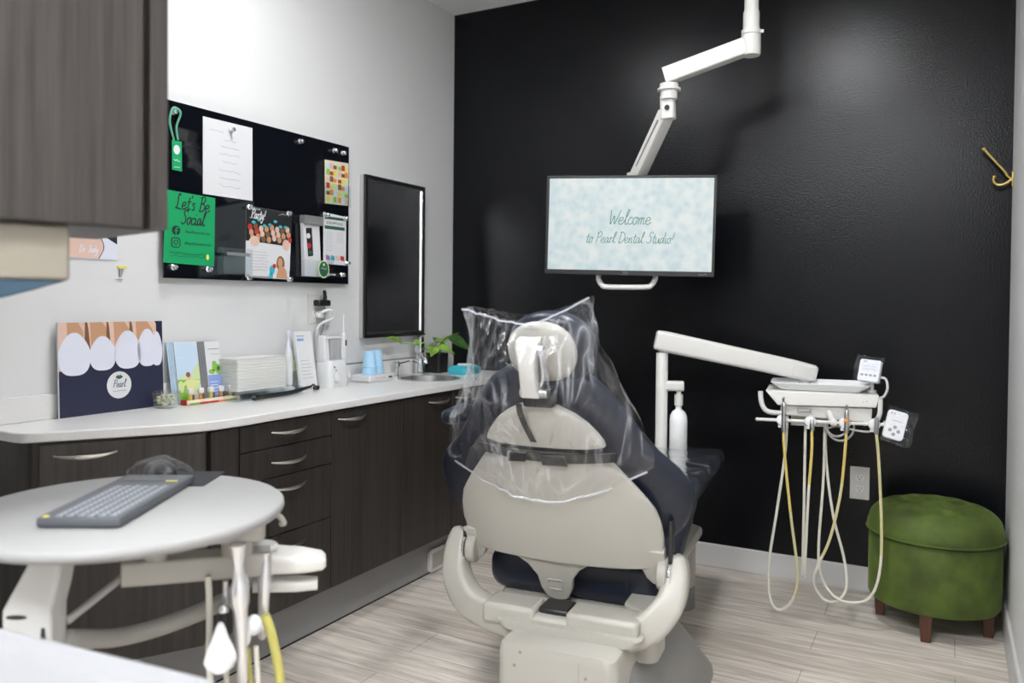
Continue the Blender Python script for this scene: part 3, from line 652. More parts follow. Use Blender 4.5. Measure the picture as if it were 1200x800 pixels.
# clear magnets
def magnet_mesh():
    b = MB(); b.M = LEFTW(); b.lathe([(0.0085, 0), (0.0105, .002), (0.0105, .005), (.006, .009), (.0085, .015), (.0085, .019), (.007, .021), (.001, .0215)], (0, 0, 0), 16)
    return b.build('magnet', M_GLASSMAG)
M_GLASSMAG = mat('clear_magnet', (0.75, 0.77, 0.80), 0.06, 0.75)
mags = [(-1.197, 1.846, 0, 'standing alone near the top edge of the notice board, centre'), (-0.990, 1.844, 0, 'left one of the pair at the top right of the notice board'), (-0.935, 1.842, 0, 'right one of the top right pair on the notice board'),
        (-1.804, 1.310, 0, 'under the left corner of the green card'), (-1.656, 1.309, 0, 'under the right corner of the green card'), (-1.467, 1.551, .0016, 'on the top left corner of the party flyer'), (-1.262, 1.547, .0016, 'on the top right corner of the party flyer'),
        (-1.468, 1.285, .0016, 'on the bottom left corner of the party flyer'), (-1.258, 1.284, .0016, 'on the bottom right corner of the party flyer'), (-1.040, 1.563, .0016, 'on the top left corner of the price leaflet'), (-0.921, 1.560, .0016, 'on the top right corner of the price leaflet'),
        (-0.905, 1.365, .0016, 'on the bottom right corner of the price leaflet'), (-0.935, 1.313, 0, 'alone in the bottom right corner of the notice board'), (-1.555, 1.825, .0016, 'at the top of the white handwritten sheet'), (-1.806, 1.838, 0, 'holding the loop of the green tag')]
m0 = None
for y, z, dn, lab in mags:
    if m0 is None: m0 = o = magnet_mesh()
    else: o = m0.copy(); COL.objects.link(o)
    o.location = (BX + 0.0003 + dn, y, z); tag(o, 'clear round magnet ' + lab, 'magnet', 'clear magnets on the notice board')

# picture card and small clip on the wall, left
def bd(b):
    b.rect(-2.32, -1.994, 1.325, 1.47, .001, .004); n = .0043
    b.mi = 1; b.prism([(-2.318, 1.327), (-2.062, 1.327), (-2.045, 1.36), (-2.052, 1.39), (-2.075, 1.42), (-2.10, 1.468), (-2.318, 1.468)], .004, n)
    b.mi = 2; b.prism([(-1.996, 1.375), (-1.996, 1.468), (-2.07, 1.468), (-2.045, 1.40)], .004, n)
    b.mi = 3; b.tube(catmull([(-2.060, 1.327, n), (-2.043, 1.36, n), (-2.052, 1.39, n), (-2.08, 1.425, n)], 5), .0016, 5)
    b.mi = 0; script(b, 'Dr. Jody', .011, -2.095, 1.345, n + .0002, .0014)
pinned('picture_card', 'skin toned picture card with white signature on the wall under the upper cabinet', 'picture', bd, [M_TOOTH, M_PINK, M_INK, M_BROWN])
def bd(b):
    b.rect(-1.994, -1.962, 1.299, 1.306, .001, .006); b.mi = 1; b.prism([(-1.988, 1.272), (-1.98, 1.272), (-1.972, 1.299), (-1.988, 1.299)], .001, .005); b.rect(-2.0, -1.974, 1.262, 1.264, .001, .003)
pinned('wall_clip', 'tiny yellow topped clip stuck to the wall left of the notice board', 'clip', bd, [M_YELLOW, M_PGREY])

# wall outlet over the worktop and what is plugged in
def outlet(label, M, w, h, sockets=True):
    t = thing('wall_outlet', label, 'outlet', M.translation)
    R = M.copy(); R.translation = (0, 0, 0)
    b = MB(); b.M = R; b.rect(-w / 2, w / 2, -h / 2, h / 2, 0.0005, .005); b.build('cover_plate', M_WHITEP, t, bevel=.002)
    for s in (1, -1):
        b = MB(); b.M = R; z = s * h * .17
        b.prism([(.017 * math.cos(q) , z + max(-.013, min(.013, .0165 * math.sin(q)))) for q in [2 * PI * k / 28 for k in range(28)]], .005, .007)
        b.mi = 1; b.rect(-.0075, -.0055, z - .001, z + .008, .007, .0073); b.rect(.0055, .0075, z - .001, z + .007, .007, .0073); b.disc(0, z - .007, .0025, n0=.007, n1=.0073, seg=10)
        b.build('socket', [M_PURE, M_INK], t)
    b = MB(); b.M = R; b.disc(0, 0, .003, n0=.005, n1=.0058, seg=12); b.build('screw', M_STEEL, t)
    return t
outlet('white duplex outlet low on the black wall, left of the green ottoman', FACEY(2.043, 0, 0.455), .076, .137)
outlet('white outlet on the left wall above the water flosser, with two plugs in it', LEFTW(0, -1.075, 1.165), .085, .12)
t = thing('power_adapter', 'black plug adapter with a lead in the outlet above the worktop', 'plug', (0, -1.055, 1.190))
b = MB(); b.M = LEFTW(); b.rect(-.038, .036, -.013, .013, .0075, .045); b.build('body', M_BLACK, t, bevel=.006)
b = MB(); b.M = LEFTW(); b.tube(catmull([(.012, .013, .03), (.013, .030, .03), (.008, .055, .03)], 4), [.009] * 4 + [.008] * 4 + [.003], 8); b.build('strain_relief', M_BLACK, t)
b = MB(); b.M = LEFTW(); b.tube(catmull([(.01, -.013, .03), (.012, -.05, .032), (.004, -.10, .03), (-.012, -.15, .024), (-.02, -.22, .022), (-.02, -.34, .022)], 6), .003, 6); b.build('lead', M_GREYP, t)
t = thing('white_plug', 'white plug and looped white cord below the black adapter', 'plug', (0, -1.05, 1.140))
b = MB(); b.M = LEFTW(); b.rect(-.028, .004, -.014, .014, .0075, .030); b.build('body', M_PURE, t, bevel=.004)
b = MB(); b.M = LEFTW(); b.tube(catmull([(-.02, .010, .028), (.015, .020, .05), (.042, .008, .045), (.040, -.018, .04), (.0, -.03, .035), (-.035, -.055, .03), (-.03, -.12, .02), (-.03, -.2855, .02)], 6), .006, 8); b.build('cord', M_PURE, t)

# brass coat hook on the right wall
t = thing('coat_hook', 'brass double coat hook on the right wall at the edge of the black wall', 'hook', (RX, -0.052, 1.69))
b = MB(); b.M = FR((0, 0, 0), (0, -1, 0), (0, 0, 1), (-1, 0, 0)); b.prism(rrect(-.011, .011, -.032, .032, .01), .0005, .006); b.build('back_plate', M_BRASS, t, bevel=.001)
b = MB(); b.tube(catmull([(-.005, 0, .0), (-.018, 0, .010), (-.03, 0, .030), (-.06, 0, .068), (-.098, 0, .118)], 6), .0055, 10); b.ball((-.100, 0, .121), .0085); b.build('upper_arm', M_BRASS, t)
b = MB(); b.tube(catmull([(-.005, 0, .0), (-.020, 0, -.012), (-.040, 0, -.020), (-.058, 0, -.016), (-.066, 0, .0), (-.064, 0, .010)], 6), .0055, 10); b.ball((-.0635, 0, .012), .008); b.build('lower_arm', M_BRASS, t)

# ---------------------------------------------------------------- things standing on the worktop
CTZ = 0.8403
def lean(x, y, th, z=CTZ):  # drawing plane leaning back against the wall
    return FR((x, y, z), (0, 1, 0), (-math.sin(th), 0, math.cos(th)), (math.cos(th), 0, math.sin(th)))
# poster board of teeth
t = thing('poster_board', 'large board picturing white teeth above a navy band, on the worktop', 'poster', (0, 0, 0))
b = MB(); b.M = lean(0.030, -2.026, .035); Hh, Wh = .288, .182
b.rect(-Wh, Wh, 0, Hh, 0, .006); b.mi = 1; b.rect(-Wh + .001, Wh - .001, .001, Hh - .001, .006, .0062)
b.mi = 2; b.prism([(-Wh + .001, .14), (-.05, .17), (.10, .18), (Wh - .025, .20), (Wh - .025, Hh - .012), (Wh - .03, Hh - .001), (-Wh + .001, Hh - .001)], .0062, .0064)
b.mi = 3
for x0, x1 in ((-.15, -.105), (-.075, -.02), (.005, .055), (.085, .14)): b.prism([(x0, Hh - .10), (x1, Hh - .10), (x1 + .004, Hh - .03), ((x0 + x1) / 2 + .01, Hh - .001), (x0 - .004, Hh - .001)], .0064, .0066)
b.mi = 6
for x0, w in ((-.088, .012), (-.017, .010), (.065, .012)): b.prism([(x0 - w, Hh - .12), (x0 + w, Hh - .12), (x0 + w * .3, Hh - .02), (x0, Hh - .001), (x0 - w * .6, Hh - .001)], .0066, .0068)
b.mi = 4
for cx, w, z0, z1 in ((-.131, .050, .125, .256), (-.038, .043, .135, .243), (.050, .046, .135, .258), (.122, .036, .138, .262), (.158, .020, .138, .252)):
    pts = []
    for k in range(36):
        q = 2 * PI * k / 36; sx = math.copysign(abs(math.cos(q)) ** .75, math.cos(q)); sy = math.copysign(abs(math.sin(q)) ** (.95 if math.sin(q) > 0 else .7), math.sin(q))
        ww = w * (1.04 - .42 * max(0, sy) ** 1.5); pts.append((cx + ww * sx, (z0 + z1) / 2 + (z1 - z0) / 2 * sy))
    b.prism(pts, .0068, .0072 + .0002 * (cx > .13))
b.mi = 5; b.disc(.017, .085, .043, n0=.0062, n1=.0066, seg=36); b.mi = 1; script(b, 'Pearl', .012, .017, .078, .0067, .0011); squiggle(b, -.005, .04, .066, .0067, .002, .0006)
b.mi = 7
for q in (-50, -20, 20, 50): b.prism([(.017, .103), (.017 + .012 * math.sin(math.radians(q - 18)), .103 + .012 * math.cos(math.radians(q - 18))), (.017 + .016 * math.sin(math.radians(q)), .103 + .016 * math.cos(math.radians(q))), (.017 + .012 * math.sin(math.radians(q + 18)), .103 + .012 * math.cos(math.radians(q + 18)))], .0066, .0069)
b.mi = 3; b.disc(.150, .022, .008, .004, .0062, .0064)
b.build('printed_panel', [M_PURE, M_NAVYINK, M_PINK, M_SKIN, M_TOOTH, M_PAPER, M_BROWN, M_DGREEN], t)

# glass dish
t = thing('glass_dish', 'small glass dish of pale sweets in front of the teeth poster', 'dish', (0.082, -1.872, CTZ))
b = MB(); n = 36
def rip(r, k): return r * (1 + .05 * math.cos(k * 2 * PI / n * 9))
L = []
for r, z in ((.030, 0), (.036, .006), (.040, .03), (.043, .048), (.047, .054), (.044, .0545), (.038, .046), (.034, .012), (.02, .008)):
    L.append([(rip(r, k) * math.cos(2 * PI * k / n), rip(r, k) * math.sin(2 * PI * k / n), z) for k in range(n)])
b.loft(L); b.build('bowl', M_GLASSW, t)
b = MB(); random.seed(3)
for k in range(26):
    a = random.random() * 6.28; r = .027 * math.sqrt(random.random()); b.ball((r * math.cos(a), r * math.sin(a), .014 + .028 * random.random()), .0075, 1, .8, .8, 8)
o = b.build('sweets', mat('pale_sweets', (0.66, 0.66, 0.45), 0.35), t); o['kind'] = 'stuff'

# brochures
def brochure_stack(name, label, x, y, w, h, n, paint, mats, shift=.004):
    t = thing(name, label, 'brochure', (0, 0, 0), group=None)
    b = MB()
    for k in range(n - 1):
        b.M = lean(x - .003 * (n - k) , y - shift * (n - 1 - k), .16); b.rect(-w / 2, w / 2, 0, h, .0005, .0025)
    b.build('back_copies', [mats[1]], t)
    b = MB(); b.M = lean(x, y, .16); b.rect(-w / 2, w / 2, 0, h, 0, .0025); paint(b); b.build('front_cover', mats, t)
def pa(b):
    n0, n1 = .0025, .0027
    b.mi = 1; b.rect(-.047, .047, .085, .21, n0, n1); b.mi = 2; b.rect(-.047, .047, .001, .085, n0, n1)
    b.mi = 3; b.prism([(-.047, .085), (-.02, .10), (.01, .09), (.03, .125), (.047, .14), (.047, .08)], n1, n1 + .0002)
    b.mi = 3; b.disc(.03, .05, .018, .03, n1, n1 + .0003); b.disc(-.035, .06, .012, .02, n1, n1 + .0003)
    b.mi = 4; b.prism([(-.012, .01), (.022, .02), (.02, .06), (.045, .07), (.044, .078), (.012, .082), (-.008, .082), (-.036, .066), (-.034, .06), (-.012, .064)], n1 + .0003, n1 + .0006)
    b.mi = 5; b.disc(.003, .094, .008, .010, n1 + .0003, n1 + .0006); b.mi = 6; b.disc(-.002, .100, .009, .009, n1 + .0006, n1 + .0008)
    b.mi = 0; b.rect(-.04, .0, .16, .163, n1, n1 + .0001); b.prism([(0, .01), (.045, .005), (.04, .03), (.02, .04)], n1 + .0006, n1 + .0008)
brochure_stack('brochure', 'leaning brochure stack picturing a woman in yellow on grass', 0.058, -1.752, .096, .215, 5, pa, [M_PAPER, M_SKY, M_LIME, M_PALEGREEN, mat('pale_yellow_print', (0.74, 0.74, 0.35), 0.6), M_PINK, M_BROWN])
def pb(b):
    n0, n1 = .0025, .0027
    b.mi = 2; b.rect(-.031, .0315, .002, .092, n0, n1)
    b.mi = 0
    for k in range(5): b.rect(-.024, .014 - .004 * (k % 2), .065 - k * .011, .068 - k * .011, n1, n1 + .0002)
    b.mi = 3; b.rect(-.02, .03, .183, .186, n0, n1); b.rect(-.01, .03, .165, .1665, n0, n1)
    b.mi = 4; b.rect(-.031, .0315, .15, .1505, n0, n1)
    b.mi = 5
    for cx, cz, rx, rz in ((.008, .118, .018, .013), (-.012, .104, .014, .009), (.020, .108, .014, .016), (.002, .132, .010, .010)): b.disc(cx, cz, rx, rz, n0, n1 + .0001)
    b.mi = 6; b.disc(.018, .113, .006, .008, n1, n1 + .0002); b.disc(-.005, .108, .006, .003, n1, n1 + .0002)
brochure_stack('brochure', 'leaning brochure stack with mint leaves over a blue box, beside the folded towels', 0.060, -1.640, .066, .212, 8, pb, [M_PAPER, M_PGREY, M_BLUEINK, M_PGREY, M_PALEGREEN, M_LIME, M_LEAFD], .004)

# tooth shade guide
t = thing('shade_guide', 'colourful tooth shade guide lying in front of the brochures', 'shade guide', (0.088, -1.690, CTZ), math.radians(-3))
b = MB(); b.loft([[(-.014, y, 0), (.016, y, 0), (.017, y, .008), (.010, y, .016), (-.012, y, .014)] for y in (-.112, .112)]); b.build('holder', mat('cream_holder', (0.78, 0.66, 0.50), 0.4), t, bevel=.002)
b = MB()
for k, mi in enumerate((0, 1, 1, 2, 0)): b.mi = mi; b.box(.0172, .0180, -.10 + k * .040, -.062 + k * .040, .001, .007)
b.build('colour_band', [M_LIME, M_RED, M_ORANGE], t)
b = MB(); b.box(-.012, .018, -.1125, -.1125 - .004, .001, .018); b.build('end_cap', M_RED, t)
for k in range(5):
    y = -.085 + k * .042
    s = MB(); s.box(-.008, .000, y - .004, y + .004, .013, .034); st = s.build('stem', M_ORANGE if k % 2 else M_YELLOW, t)
    s = MB(); s.loft([[(-.010 + .5 * w * .3, y - w, z), (.004, y - w, z), (.004, y + w, z), (-.010 + .15 * w, y + w, z)] for w, z in ((.007, .0345), (.010, .040), (.010, .050), (.007, .0545))]); s.build('tooth_tab', M_PURE, t, bevel=.002)
    s = MB(); s.box(.001, .004, y + .006, y + .013, .016, .033); s.build('dark_tip', M_BROWN, t)

# towels on a clear riser
t = thing('acrylic_riser', 'low clear acrylic tray under the stack of folded towels', 'tray', (0.100, -1.490, CTZ))
b = MB(); b.box(-.085, .075, -.165, .165, 0.0003, .004); b.box(-.0815, .0715, -.1615, .1615, .0045, .0295); b.box(-.085, -.082, -.165, .165, .004, .030); b.box(.072, .075, -.165, .165, .004, .030); b.box(-.082, .072, -.165, -.162, .004, .030); b.box(-.082, .072, .162, .165, .004, .030)
b.build('tray_body', M_ACRYL, t)
random.seed(11)
t = thing('folded_towels', 'thick stack of folded white paper towels on the worktop', 'paper towels', (0.078, -1.492, CTZ + .0305))
b = MB(); z = 0.0; N = 11; hgt = .116 / N
for k in range(N):
    j = random.uniform(-.0015, .0015); sag = .0
    b.rbox(-.055 + j, .055 + j, -.122 + j, .122 - j, z, z + hgt - .0012, .006, 3); b.rbox(-.050, .050, -.118, .118, z + hgt - .0012, z + hgt, .005, 2); z += hgt
b.build('stack', mat('towel_paper', (0.80, 0.80, 0.765), 0.85), t, bevel=.0015)
b = MB(); b.loft([[(x, y, z + .0005 + .004 * math.sin(PI * (y + .122) / .244) * (1 - (x / .056) ** 2)) for x in (-.056, -.02, .02, .056)] for y in (-.122, -.06, 0, .06, .122)], False, False)
b.build('top_sheet', M_PAPER, t)

# dark hand-held camera wand with its cord
t = thing('camera_wand', 'dark handheld wand with a clear clip lying before the folded towels', 'dental camera', (0.198, -1.46, CTZ))
b = MB(); pts = [(.002, -.145, .011), (.0, -.12, .013), (-.002, -.02, .013), (-.006, .06, .014), (-.012, .12, .020), (-.022, .175, .024)]
P = catmull(pts, 5); b.tube(P, [lerp_table([(0, .006), (.06, .010), (.5, .0095), (.75, .008), (1, .005)], i / (len(P) - 1)) for i in range(len(P))], 10); b.build('body', M_BLACK, t)
b = MB(); b.box(-.013, .013, -.118, -.104, .0006, .026); b.build('clear_clip', M_ACRYL, t, bevel=.002)
b = MB(); b.tube(catmull([(-.022, .175, .024), (-.03, .20, .03), (-.05, .23, .012), (-.075, .262, .010)], 5), .0035, 7); b.lathe([(.001, 0), (.012, .001), (.014, .008), (.012, .016), (.001, .017)], (-.078, .268, .0005), 14); b.build('cord', M_BLACK, t)

# electric toothbrush
t = thing('electric_toothbrush', 'white electric toothbrush standing beside the folded towels', 'toothbrush', (0.060, -1.287, CTZ))
b = MB(); b.lathe([(.026, 0), (.027, .004), (.025, .014), (.012, .018)], (0, 0, 0), 24); b.build('charger', M_PURE, t)
b = MB(); b.lathe([(.0135, .0185), (.0165, .03), (.0175, .08), (.0165, .13), (.013, .158), (.010, .166)], (0, 0, 0), 24); b.build('handle', M_PURE, t)
b = MB(); b.lathe([(.0095, .1665), (.007, .185), (.0045, .21), (.0055, .232), (.004, .240), (.001, .241)], (0, 0, 0), 16); b.box(.004, .012, -.004, .004, .218, .238); b.build('brush_head', mat('pale_blue_plastic', (0.72, 0.76, 0.86), 0.35), t)
# beaker
t = thing('beaker', 'narrow clear beaker with green tinted top behind the toothbrush', 'glass', (0.037, -1.230, CTZ))
b = MB(); b.lathe([(.018, 0), (.019, .004), (.021, .135), (.0195, .135), (.0175, .006), (.001, .005)], (0, 0, 0), 20); b.build('glass_wall', M_GLASSW, t)
b = MB(); b.lathe([(.0172, .075), (.0182, .118), (.001, .118)], (0, 0, 0), 20); b.mi = 1; b.lathe([(.0175, .072), (.0178, .0748), (.001, .0748)], (0, 0, 0), 20); b.build('green_insert', [M_PALEGREEN, M_BLACK], t)
# tall leaflet
t = thing('leaflet', 'tall white product leaflet leaning left of the water flosser', 'leaflet', (0, 0, 0))
b = MB(); b.M = lean(0.080, -1.200, .17); b.rect(-.048, .048, 0, .235, 0, .012); b.mi = 1; n = .0122
b.rect(-.038, .0, .196, .207, .012, n); b.mi = 2; b.rect(-.038, .005, .215, .2185, .012, n)
for k in range(6): b.rect(-.032, .03 - .006 * (k % 3), .045 + k * .014, .0465 + k * .014, .012, n)
b.build('printed_box', [M_PURE, M_BLUEINK, M_PGREY], t, bevel=.0008)
# water flosser
t = thing('water_flosser', 'white countertop water flosser with its handle upright', 'water flosser', (0.098, -1.078, CTZ))
b = MB()
b.loft([[(x * sx, y * sy, z) for x, y in rrect(-.045, .045, -.062, .062, .022)] for z, sx, sy in ((0, 1, 1), (.05, 1, .98), (.10, .92, .90), (.112, .8, .8))]); b.build('base', M_PURE, t)
b = MB(); b.lathe([(.016, 0), (.018, .002), (.018, .010), (.015, .012)], (0, 0, 0), 20, Matrix(((0, 0, 1), (1, 0, 0), (0, 1, 0)))); o = b.build('dial', M_PURE, t); o.location = (.0452, -.020, .045)
b = MB(); b.M = LEFTW(.0418, 0, 0); b.rect(-.035, -.026, .082, .090, 0.002, .004); b.rect(-.024, -.018, .070, .076, .003, .0045); b.build('button_marks', M_GREYP, t)
b = MB(); b.loft([[(x * s - .012, y * s * .5 - .038, z) for x, y in rrect(-.026, .026, -.034, .034, .012)] for z, s in ((.108, 1), (.20, .8), (.215, .7))]); b.build('tower', M_PURE, t, bevel=.002)
b = MB(); b.loft([[(x - .012, y + .015, z) for x, y in rrect(-.028, .024, -.030, .034, .012)] for z in (.110, .20)]); b.build('water_tank', mat('smoky_tank', (0.50, 0.50, 0.52), 0.15, Alpha=0.55), t)
b = MB(); b.box(-.03, .014, -.05, .062, .2005, .209); b.build('tank_lid', M_PURE, t, bevel=.003)
b = MB(); b.lathe([(.006, .095), (.012, .105), (.0145, .14), (.0135, .19), (.010, .218), (.004, .224), (.0028, .30), (.002, .302)], (.012, .062, 0), 18); b.build('handle', M_PURE, t)
b = MB(); b.box(.0255, .027, .058, .066, .17, .195); b.build('switch', M_INK, t)
b = MB(); b.tube(catmull([(.012, .062, .095), (.02, .064, .07), (.030, .078, .035), (.022, .088, .055), (.01, .075, .085), (.0, .064, .05)], 6), .0035, 8); b.build('hose', M_PURE, t)

# cups on their white tray
t = thing('cup_tray', 'white tray holding two stacks of blue cups beside the sink', 'tray', (0.098, -0.800, CTZ))
b = MB(); b.loft([[(x * s, y * s, z) for x, y in rrect(-.052, .052, -.088, .088, .01)] for z, s in ((0, .90), (.006, .92), (.010, 1), (.034, 1.0))]); b.build('tray_body', M_PURE, t, bevel=.002)
b = MB(); b.M = LEFTW(.0525, 0, 0); b.rect(.045, .070, .016, .023, 0, .0006); b.mi = 1; b.rect(-.05, .02, .018, .0215, 0, .0006); b.build('printed_label', [M_INK, M_PINK], t)
for k, (dx, dy) in enumerate(((.012, -.042), (-.006, .030))):
    c = thing('cup_stack', ['nearer stack of upturned blue paper cups on the white tray', 'farther stack of upturned blue paper cups on the white tray'][k], 'cups', (.098 + dx, -.80 + dy, CTZ + .0345), group='blue paper cups by the sink')
    b = MB(); b.lathe([(.033, 0), (.0345, .001), (.0345, .004), (.0325, .006), (.0305, .031), (.032, .0325), (.032, .036), (.0302, .038), (.0235, .100), (.0228, .102), (.0215, .0995), (.001, .099)], (0, 0, 0), 28); b.build('cups', M_CUP, c)
# soap pump
t = thing('soap_dispenser', 'chrome soap pump set in the worktop beside the blue cups', 'soap dispenser', (0.048, -0.560, CTZ))
b = MB(); b.lathe([(.020, 0), (.020, .006), (.012, .010), (.012, .045), (.018, .047), (.018, .068), (.014, .072), (.001, .073)], (0, 0, 0), 22); b.build('pump', M_CHROME, t)
b = MB(); b.tube(catmull([(0, .01, .06), (.015, .04, .066), (.030, .075, .072), (.045, .105, .062)], 6), .0035, 8); b.build('spout', M_CHROME, t)
# faucet
t = thing('faucet', 'chrome lever faucet behind the round sink', 'faucet', (0.060, -0.385, CTZ))
b = MB(); b.lathe([(.027, 0), (.027, .006), (.022, .010), (.021, .085), (.019, .10), (.016, .104)], (0, 0, 0), 24); b.build('column', M_CHROME, t)
b = MB(); b.tube(catmull([(.0, 0, .075), (.03, -.03, .095), (.075, -.075, .10), (.11, -.11, .086), (.118, -.118, .066)], 6), [.013] * 12 + [.012] * 13, 12); b.build('spout', M_CHROME, t)
b = MB(); b.loft([[(x * s, y * s, z) for x, y in rrect(-.019, .019, -.019, .019, .008)] for z, s in ((.1045, .9), (.125, 1.0), (.165, .95), (.19, .8))]); b.tube([(0, 0, .175), (.02, -.015, .19), (.055, -.04, .20)], [.008, .007, .005], 8); b.build('lever', M_CHROME, t)
# plant
t = thing('potted_plant', 'leafy green vine in a square black pot in the corner by the sink', 'plant', (0.078, -0.262, CTZ))
b = MB(); b.loft([[(x * s, y * s, z) for x, y in rrect(-.046, .046, -.046, .046, .012)] for z, s in ((0, .93), (.1, 1.0), (.1, .88), (.088, .86))]); b.build('pot', M_BLACK, t)
b = MB(); b.box(-.037, .037, -.037, .037, .084, .090); b.build('soil', mat('soil', (0.03, 0.02, 0.012), 0.9), t)
def leaf(base, tip, up, w, ma, curl=.15):
    base = Vector(base); tip = Vector(tip); d = tip - base; L = d.length; d.normalize(); up = Vector(up); sd = d.cross(up).normalized(); nn = sd.cross(d)
    prof = [(0, .05), (.04, .55), (.15, .95), (.30, 1.0), (.5, .85), (.7, .55), (.88, .22), (1, .01)]
    b = MB(); N = 14
    def P(u, v):
        ww = w * lerp_table(prof, v); s = (u - .5) * 2
        back = -.10 * L * (abs(s) ** 1.5) * max(0, 1 - v * 5)
        return base + d * (v * L + back) + sd * (s * ww) + nn * (abs(s) * ww * .45 - curl * L * v * v)
    b.grid(P, 8, N)
    q = b.build('leaf', ma, t); md = q.modifiers.new('thick', 'SOLIDIFY'); md.thickness = .0008
    s = MB(); root = Vector((random.uniform(-.015, .015), random.uniform(-.015, .015), .09)); s.tube(catmull([root, root.lerp(base, .5) + Vector((0, 0, .02)), base], 6), .002, 6); s.build('stem', M_LIME, t)
random.seed(5)
leaf((.02, .02, .155), (.07, .10, .205), (-.4, -.3, 1), .030, M_LEAF, .05)
leaf((.03, .0, .15), (.02, -.05, .165), (.3, 0, 1), .026, M_LEAF, .1)
leaf((.05, .045, .17), (.12, .15, .115), (.8, -.7, .9), .036, M_LEAFD, .1)
leaf((.03, -.03, .125), (.10, .02, .11), (.6, -.3, 1), .032, M_LEAF, .2)
leaf((.02, -.05, .13), (.05, -.12, .10), (.6, -.3, 1), .030, M_LEAF, .2)
leaf((-.01, -.17, .15), (.005, -.11, .165), (.5, 0, 1), .022, M_LEAF, .1)
leaf((-.005, -.30, .160), (-.01, -.40, .195), (.7, 0, 1), .024, M_LEAF, .05)
leaf((-.02, .03, .15), (-.05, .08, .175), (.4, 0, 1), .026, M_LEAFD, .1)
# wipes
t = thing('wipes_pack', 'aqua soft pack of wipes with a white lid, half hidden by the plastic bag', 'wipes', (0.235, -0.245, CTZ))
b = MB(); b.loft([[(x * s, y * s2, z) for x, y in rrect(-.055, .055, -.085, .085, .02)] for z, s, s2 in ((0, .9, .95), (.012, 1, 1), (.030, .97, .96), (.042, .75, .8))]); b.mi = 1; b.build('pack', M_WIPES, t)
b = MB(); b.rbox(-.025, .025, -.035, .035, .0425, .049, .01); b.box(-.02, .02, -.033, -.03, .0495, .053); b.build('lid', M_PURE, t, bevel=.002)

# ---------------------------------------------------------------- television on its ceiling arm
TVC = Vector((1.198, -0.523, 1.521)); TVA = math.radians(16.5)
t = thing('television', 'flat television with a welcome message hanging in front of the black wall', 'television', TVC, TVA); t.rotation_euler.y = math.radians(1.0)
w, h = .346, .205
b = MB(); F_ = FACEY(); b.M = F_
frame_ring(b, -w, w, -h, h, .011, -.004, .010); b.rect(-w, w, -h - .0, -h + .020, -.004, .0105); b.build('bezel', M_BLACK, t, bevel=.0015)
b = MB(); b.M = F_; b.loft([[(a, c, n) for a, c in ((-w * s, -h * s), (w * s, -h * s), (w * s, h * s), (-w * s, h * s))] for n, s in ((-.0045, 1.0), (-.012, .995), (-.045, .72), (-.05, .68))]); b.build('back_shell', M_BLACK, t)
b = MB(); b.M = F_; b.rect(-w + .0112, w - .0112, -h + .0202, h - .0112, -.004, .004); b.build('screen', screen_mat(), t)
b = MB(); b.M = F_; script(b, 'Welcome', .030, .0, .004, .0046, .00165, sq=.2); b.build('message_line', M_TEAL, t); b = MB(); b.M = F_; script(b, 'to Pearl Dental Studio!', .0222, .0, -.072, .0046, .0014, sq=.2); b.build('message_line', M_TEAL, t)
b = MB(); b.M = F_; txt(b, 'TCL', .014, -.010, -h + .007, .0107); txt(b, 'Roku TV', .009, w - .045, -h + .006, .0107); b.rect(-.03, .01, -h + .002, -h + .0026, .0105, .011); b.build('bezel_lettering', M_PGREY, t)

def beam(mb, p0, p1, w, h, up=(0, 0, 1), r=.3):
    p0 = Vector(p0); p1 = Vector(p1); d = (p1 - p0).normalized(); u = Vector(up); s = d.cross(u).normalized(); u = s.cross(d)
    lp = rrect(-w / 2, w / 2, -h / 2, h / 2, min(w, h) * r, 4)
    mb.loft([[p + s * a + u * c for a, c in lp] for p in (p0, p1)])
t = thing('monitor_mount', 'white jointed arm hanging from the ceiling and holding the television', 'monitor arm', (1.685, -0.546, RZ))
o0 = Vector((1.685, -0.546, RZ)); Lc = lambda p: Vector(p) - o0
b = MB(); b.lathe([(.026, -.0005), (.026, -.42), (.028, -.425), (.030, -.43), (.030, -.505)], (0, 0, 0), 24); b.build('drop_pole', M_WHITEP, t)
b = MB(); b.lathe([(.07, -.0006), (.07, -.012), (.04, -.022), (.0265, -.024)], (0, 0, 0), 28); b.build('ceiling_plate', M_WHITEP, t)
b = MB(); b.lathe([(.031, -.492), (.036, -.496), (.036, -.512), (.031, -.516)], (0, 0, 0), 24); b.box(.036, .046, -.004, .004, -.51, -.50); b.build('collar', M_WHITEP, t)
b = MB(); b.lathe([(.036, -.5165), (.036, -.585), (.033, -.592), (.001, -.593)], (0, 0, 0), 24); b.build('shoulder', M_WHITEP, t)
b = MB(); beam(b, Lc((1.665, -.552, 2.178)), Lc((1.368, -.606, 2.088)), .056, .064, r=.12); b.build('upper_beam', M_WHITEP, t, bevel=.003)
b = MB(); beam(b, Lc((1.640, -.5565, 2.203)), Lc((1.42, -.597, 2.137)), .034, .004, r=.1); b.build('cover_strip', M_BEIGE, t)
b = MB(); c = Lc((1.384, -.598, 2.0)); b.lathe([(.036, .06), (.036, .044), (.045, .042), (.045, .034), (.034, .032), (.032, .0)], c, 24); b.build('elbow_joint', M_WHITEP, t)
b = MB(); beam(b, Lc((1.376, -.590, 2.018)), Lc((1.379, -.588, 1.925)), .056, .05, up=(0, 1, 0)); b.build('knuckle', M_WHITEP, t, bevel=.004)
b = MB(); b.cyl(Lc((1.382, -.6165, 1.965)), Lc((1.385, -.6215, 1.965)), .010, seg=16); b.build('pivot_hole', M_INK, t)
b = MB(); beam(b, Lc((1.372, -.582, 1.955)), Lc((1.185, -.428, 1.712)), .046, .060, up=(1, 0, 1), r=.12); b.build('lower_beam', M_WHITEP, t, bevel=.003)
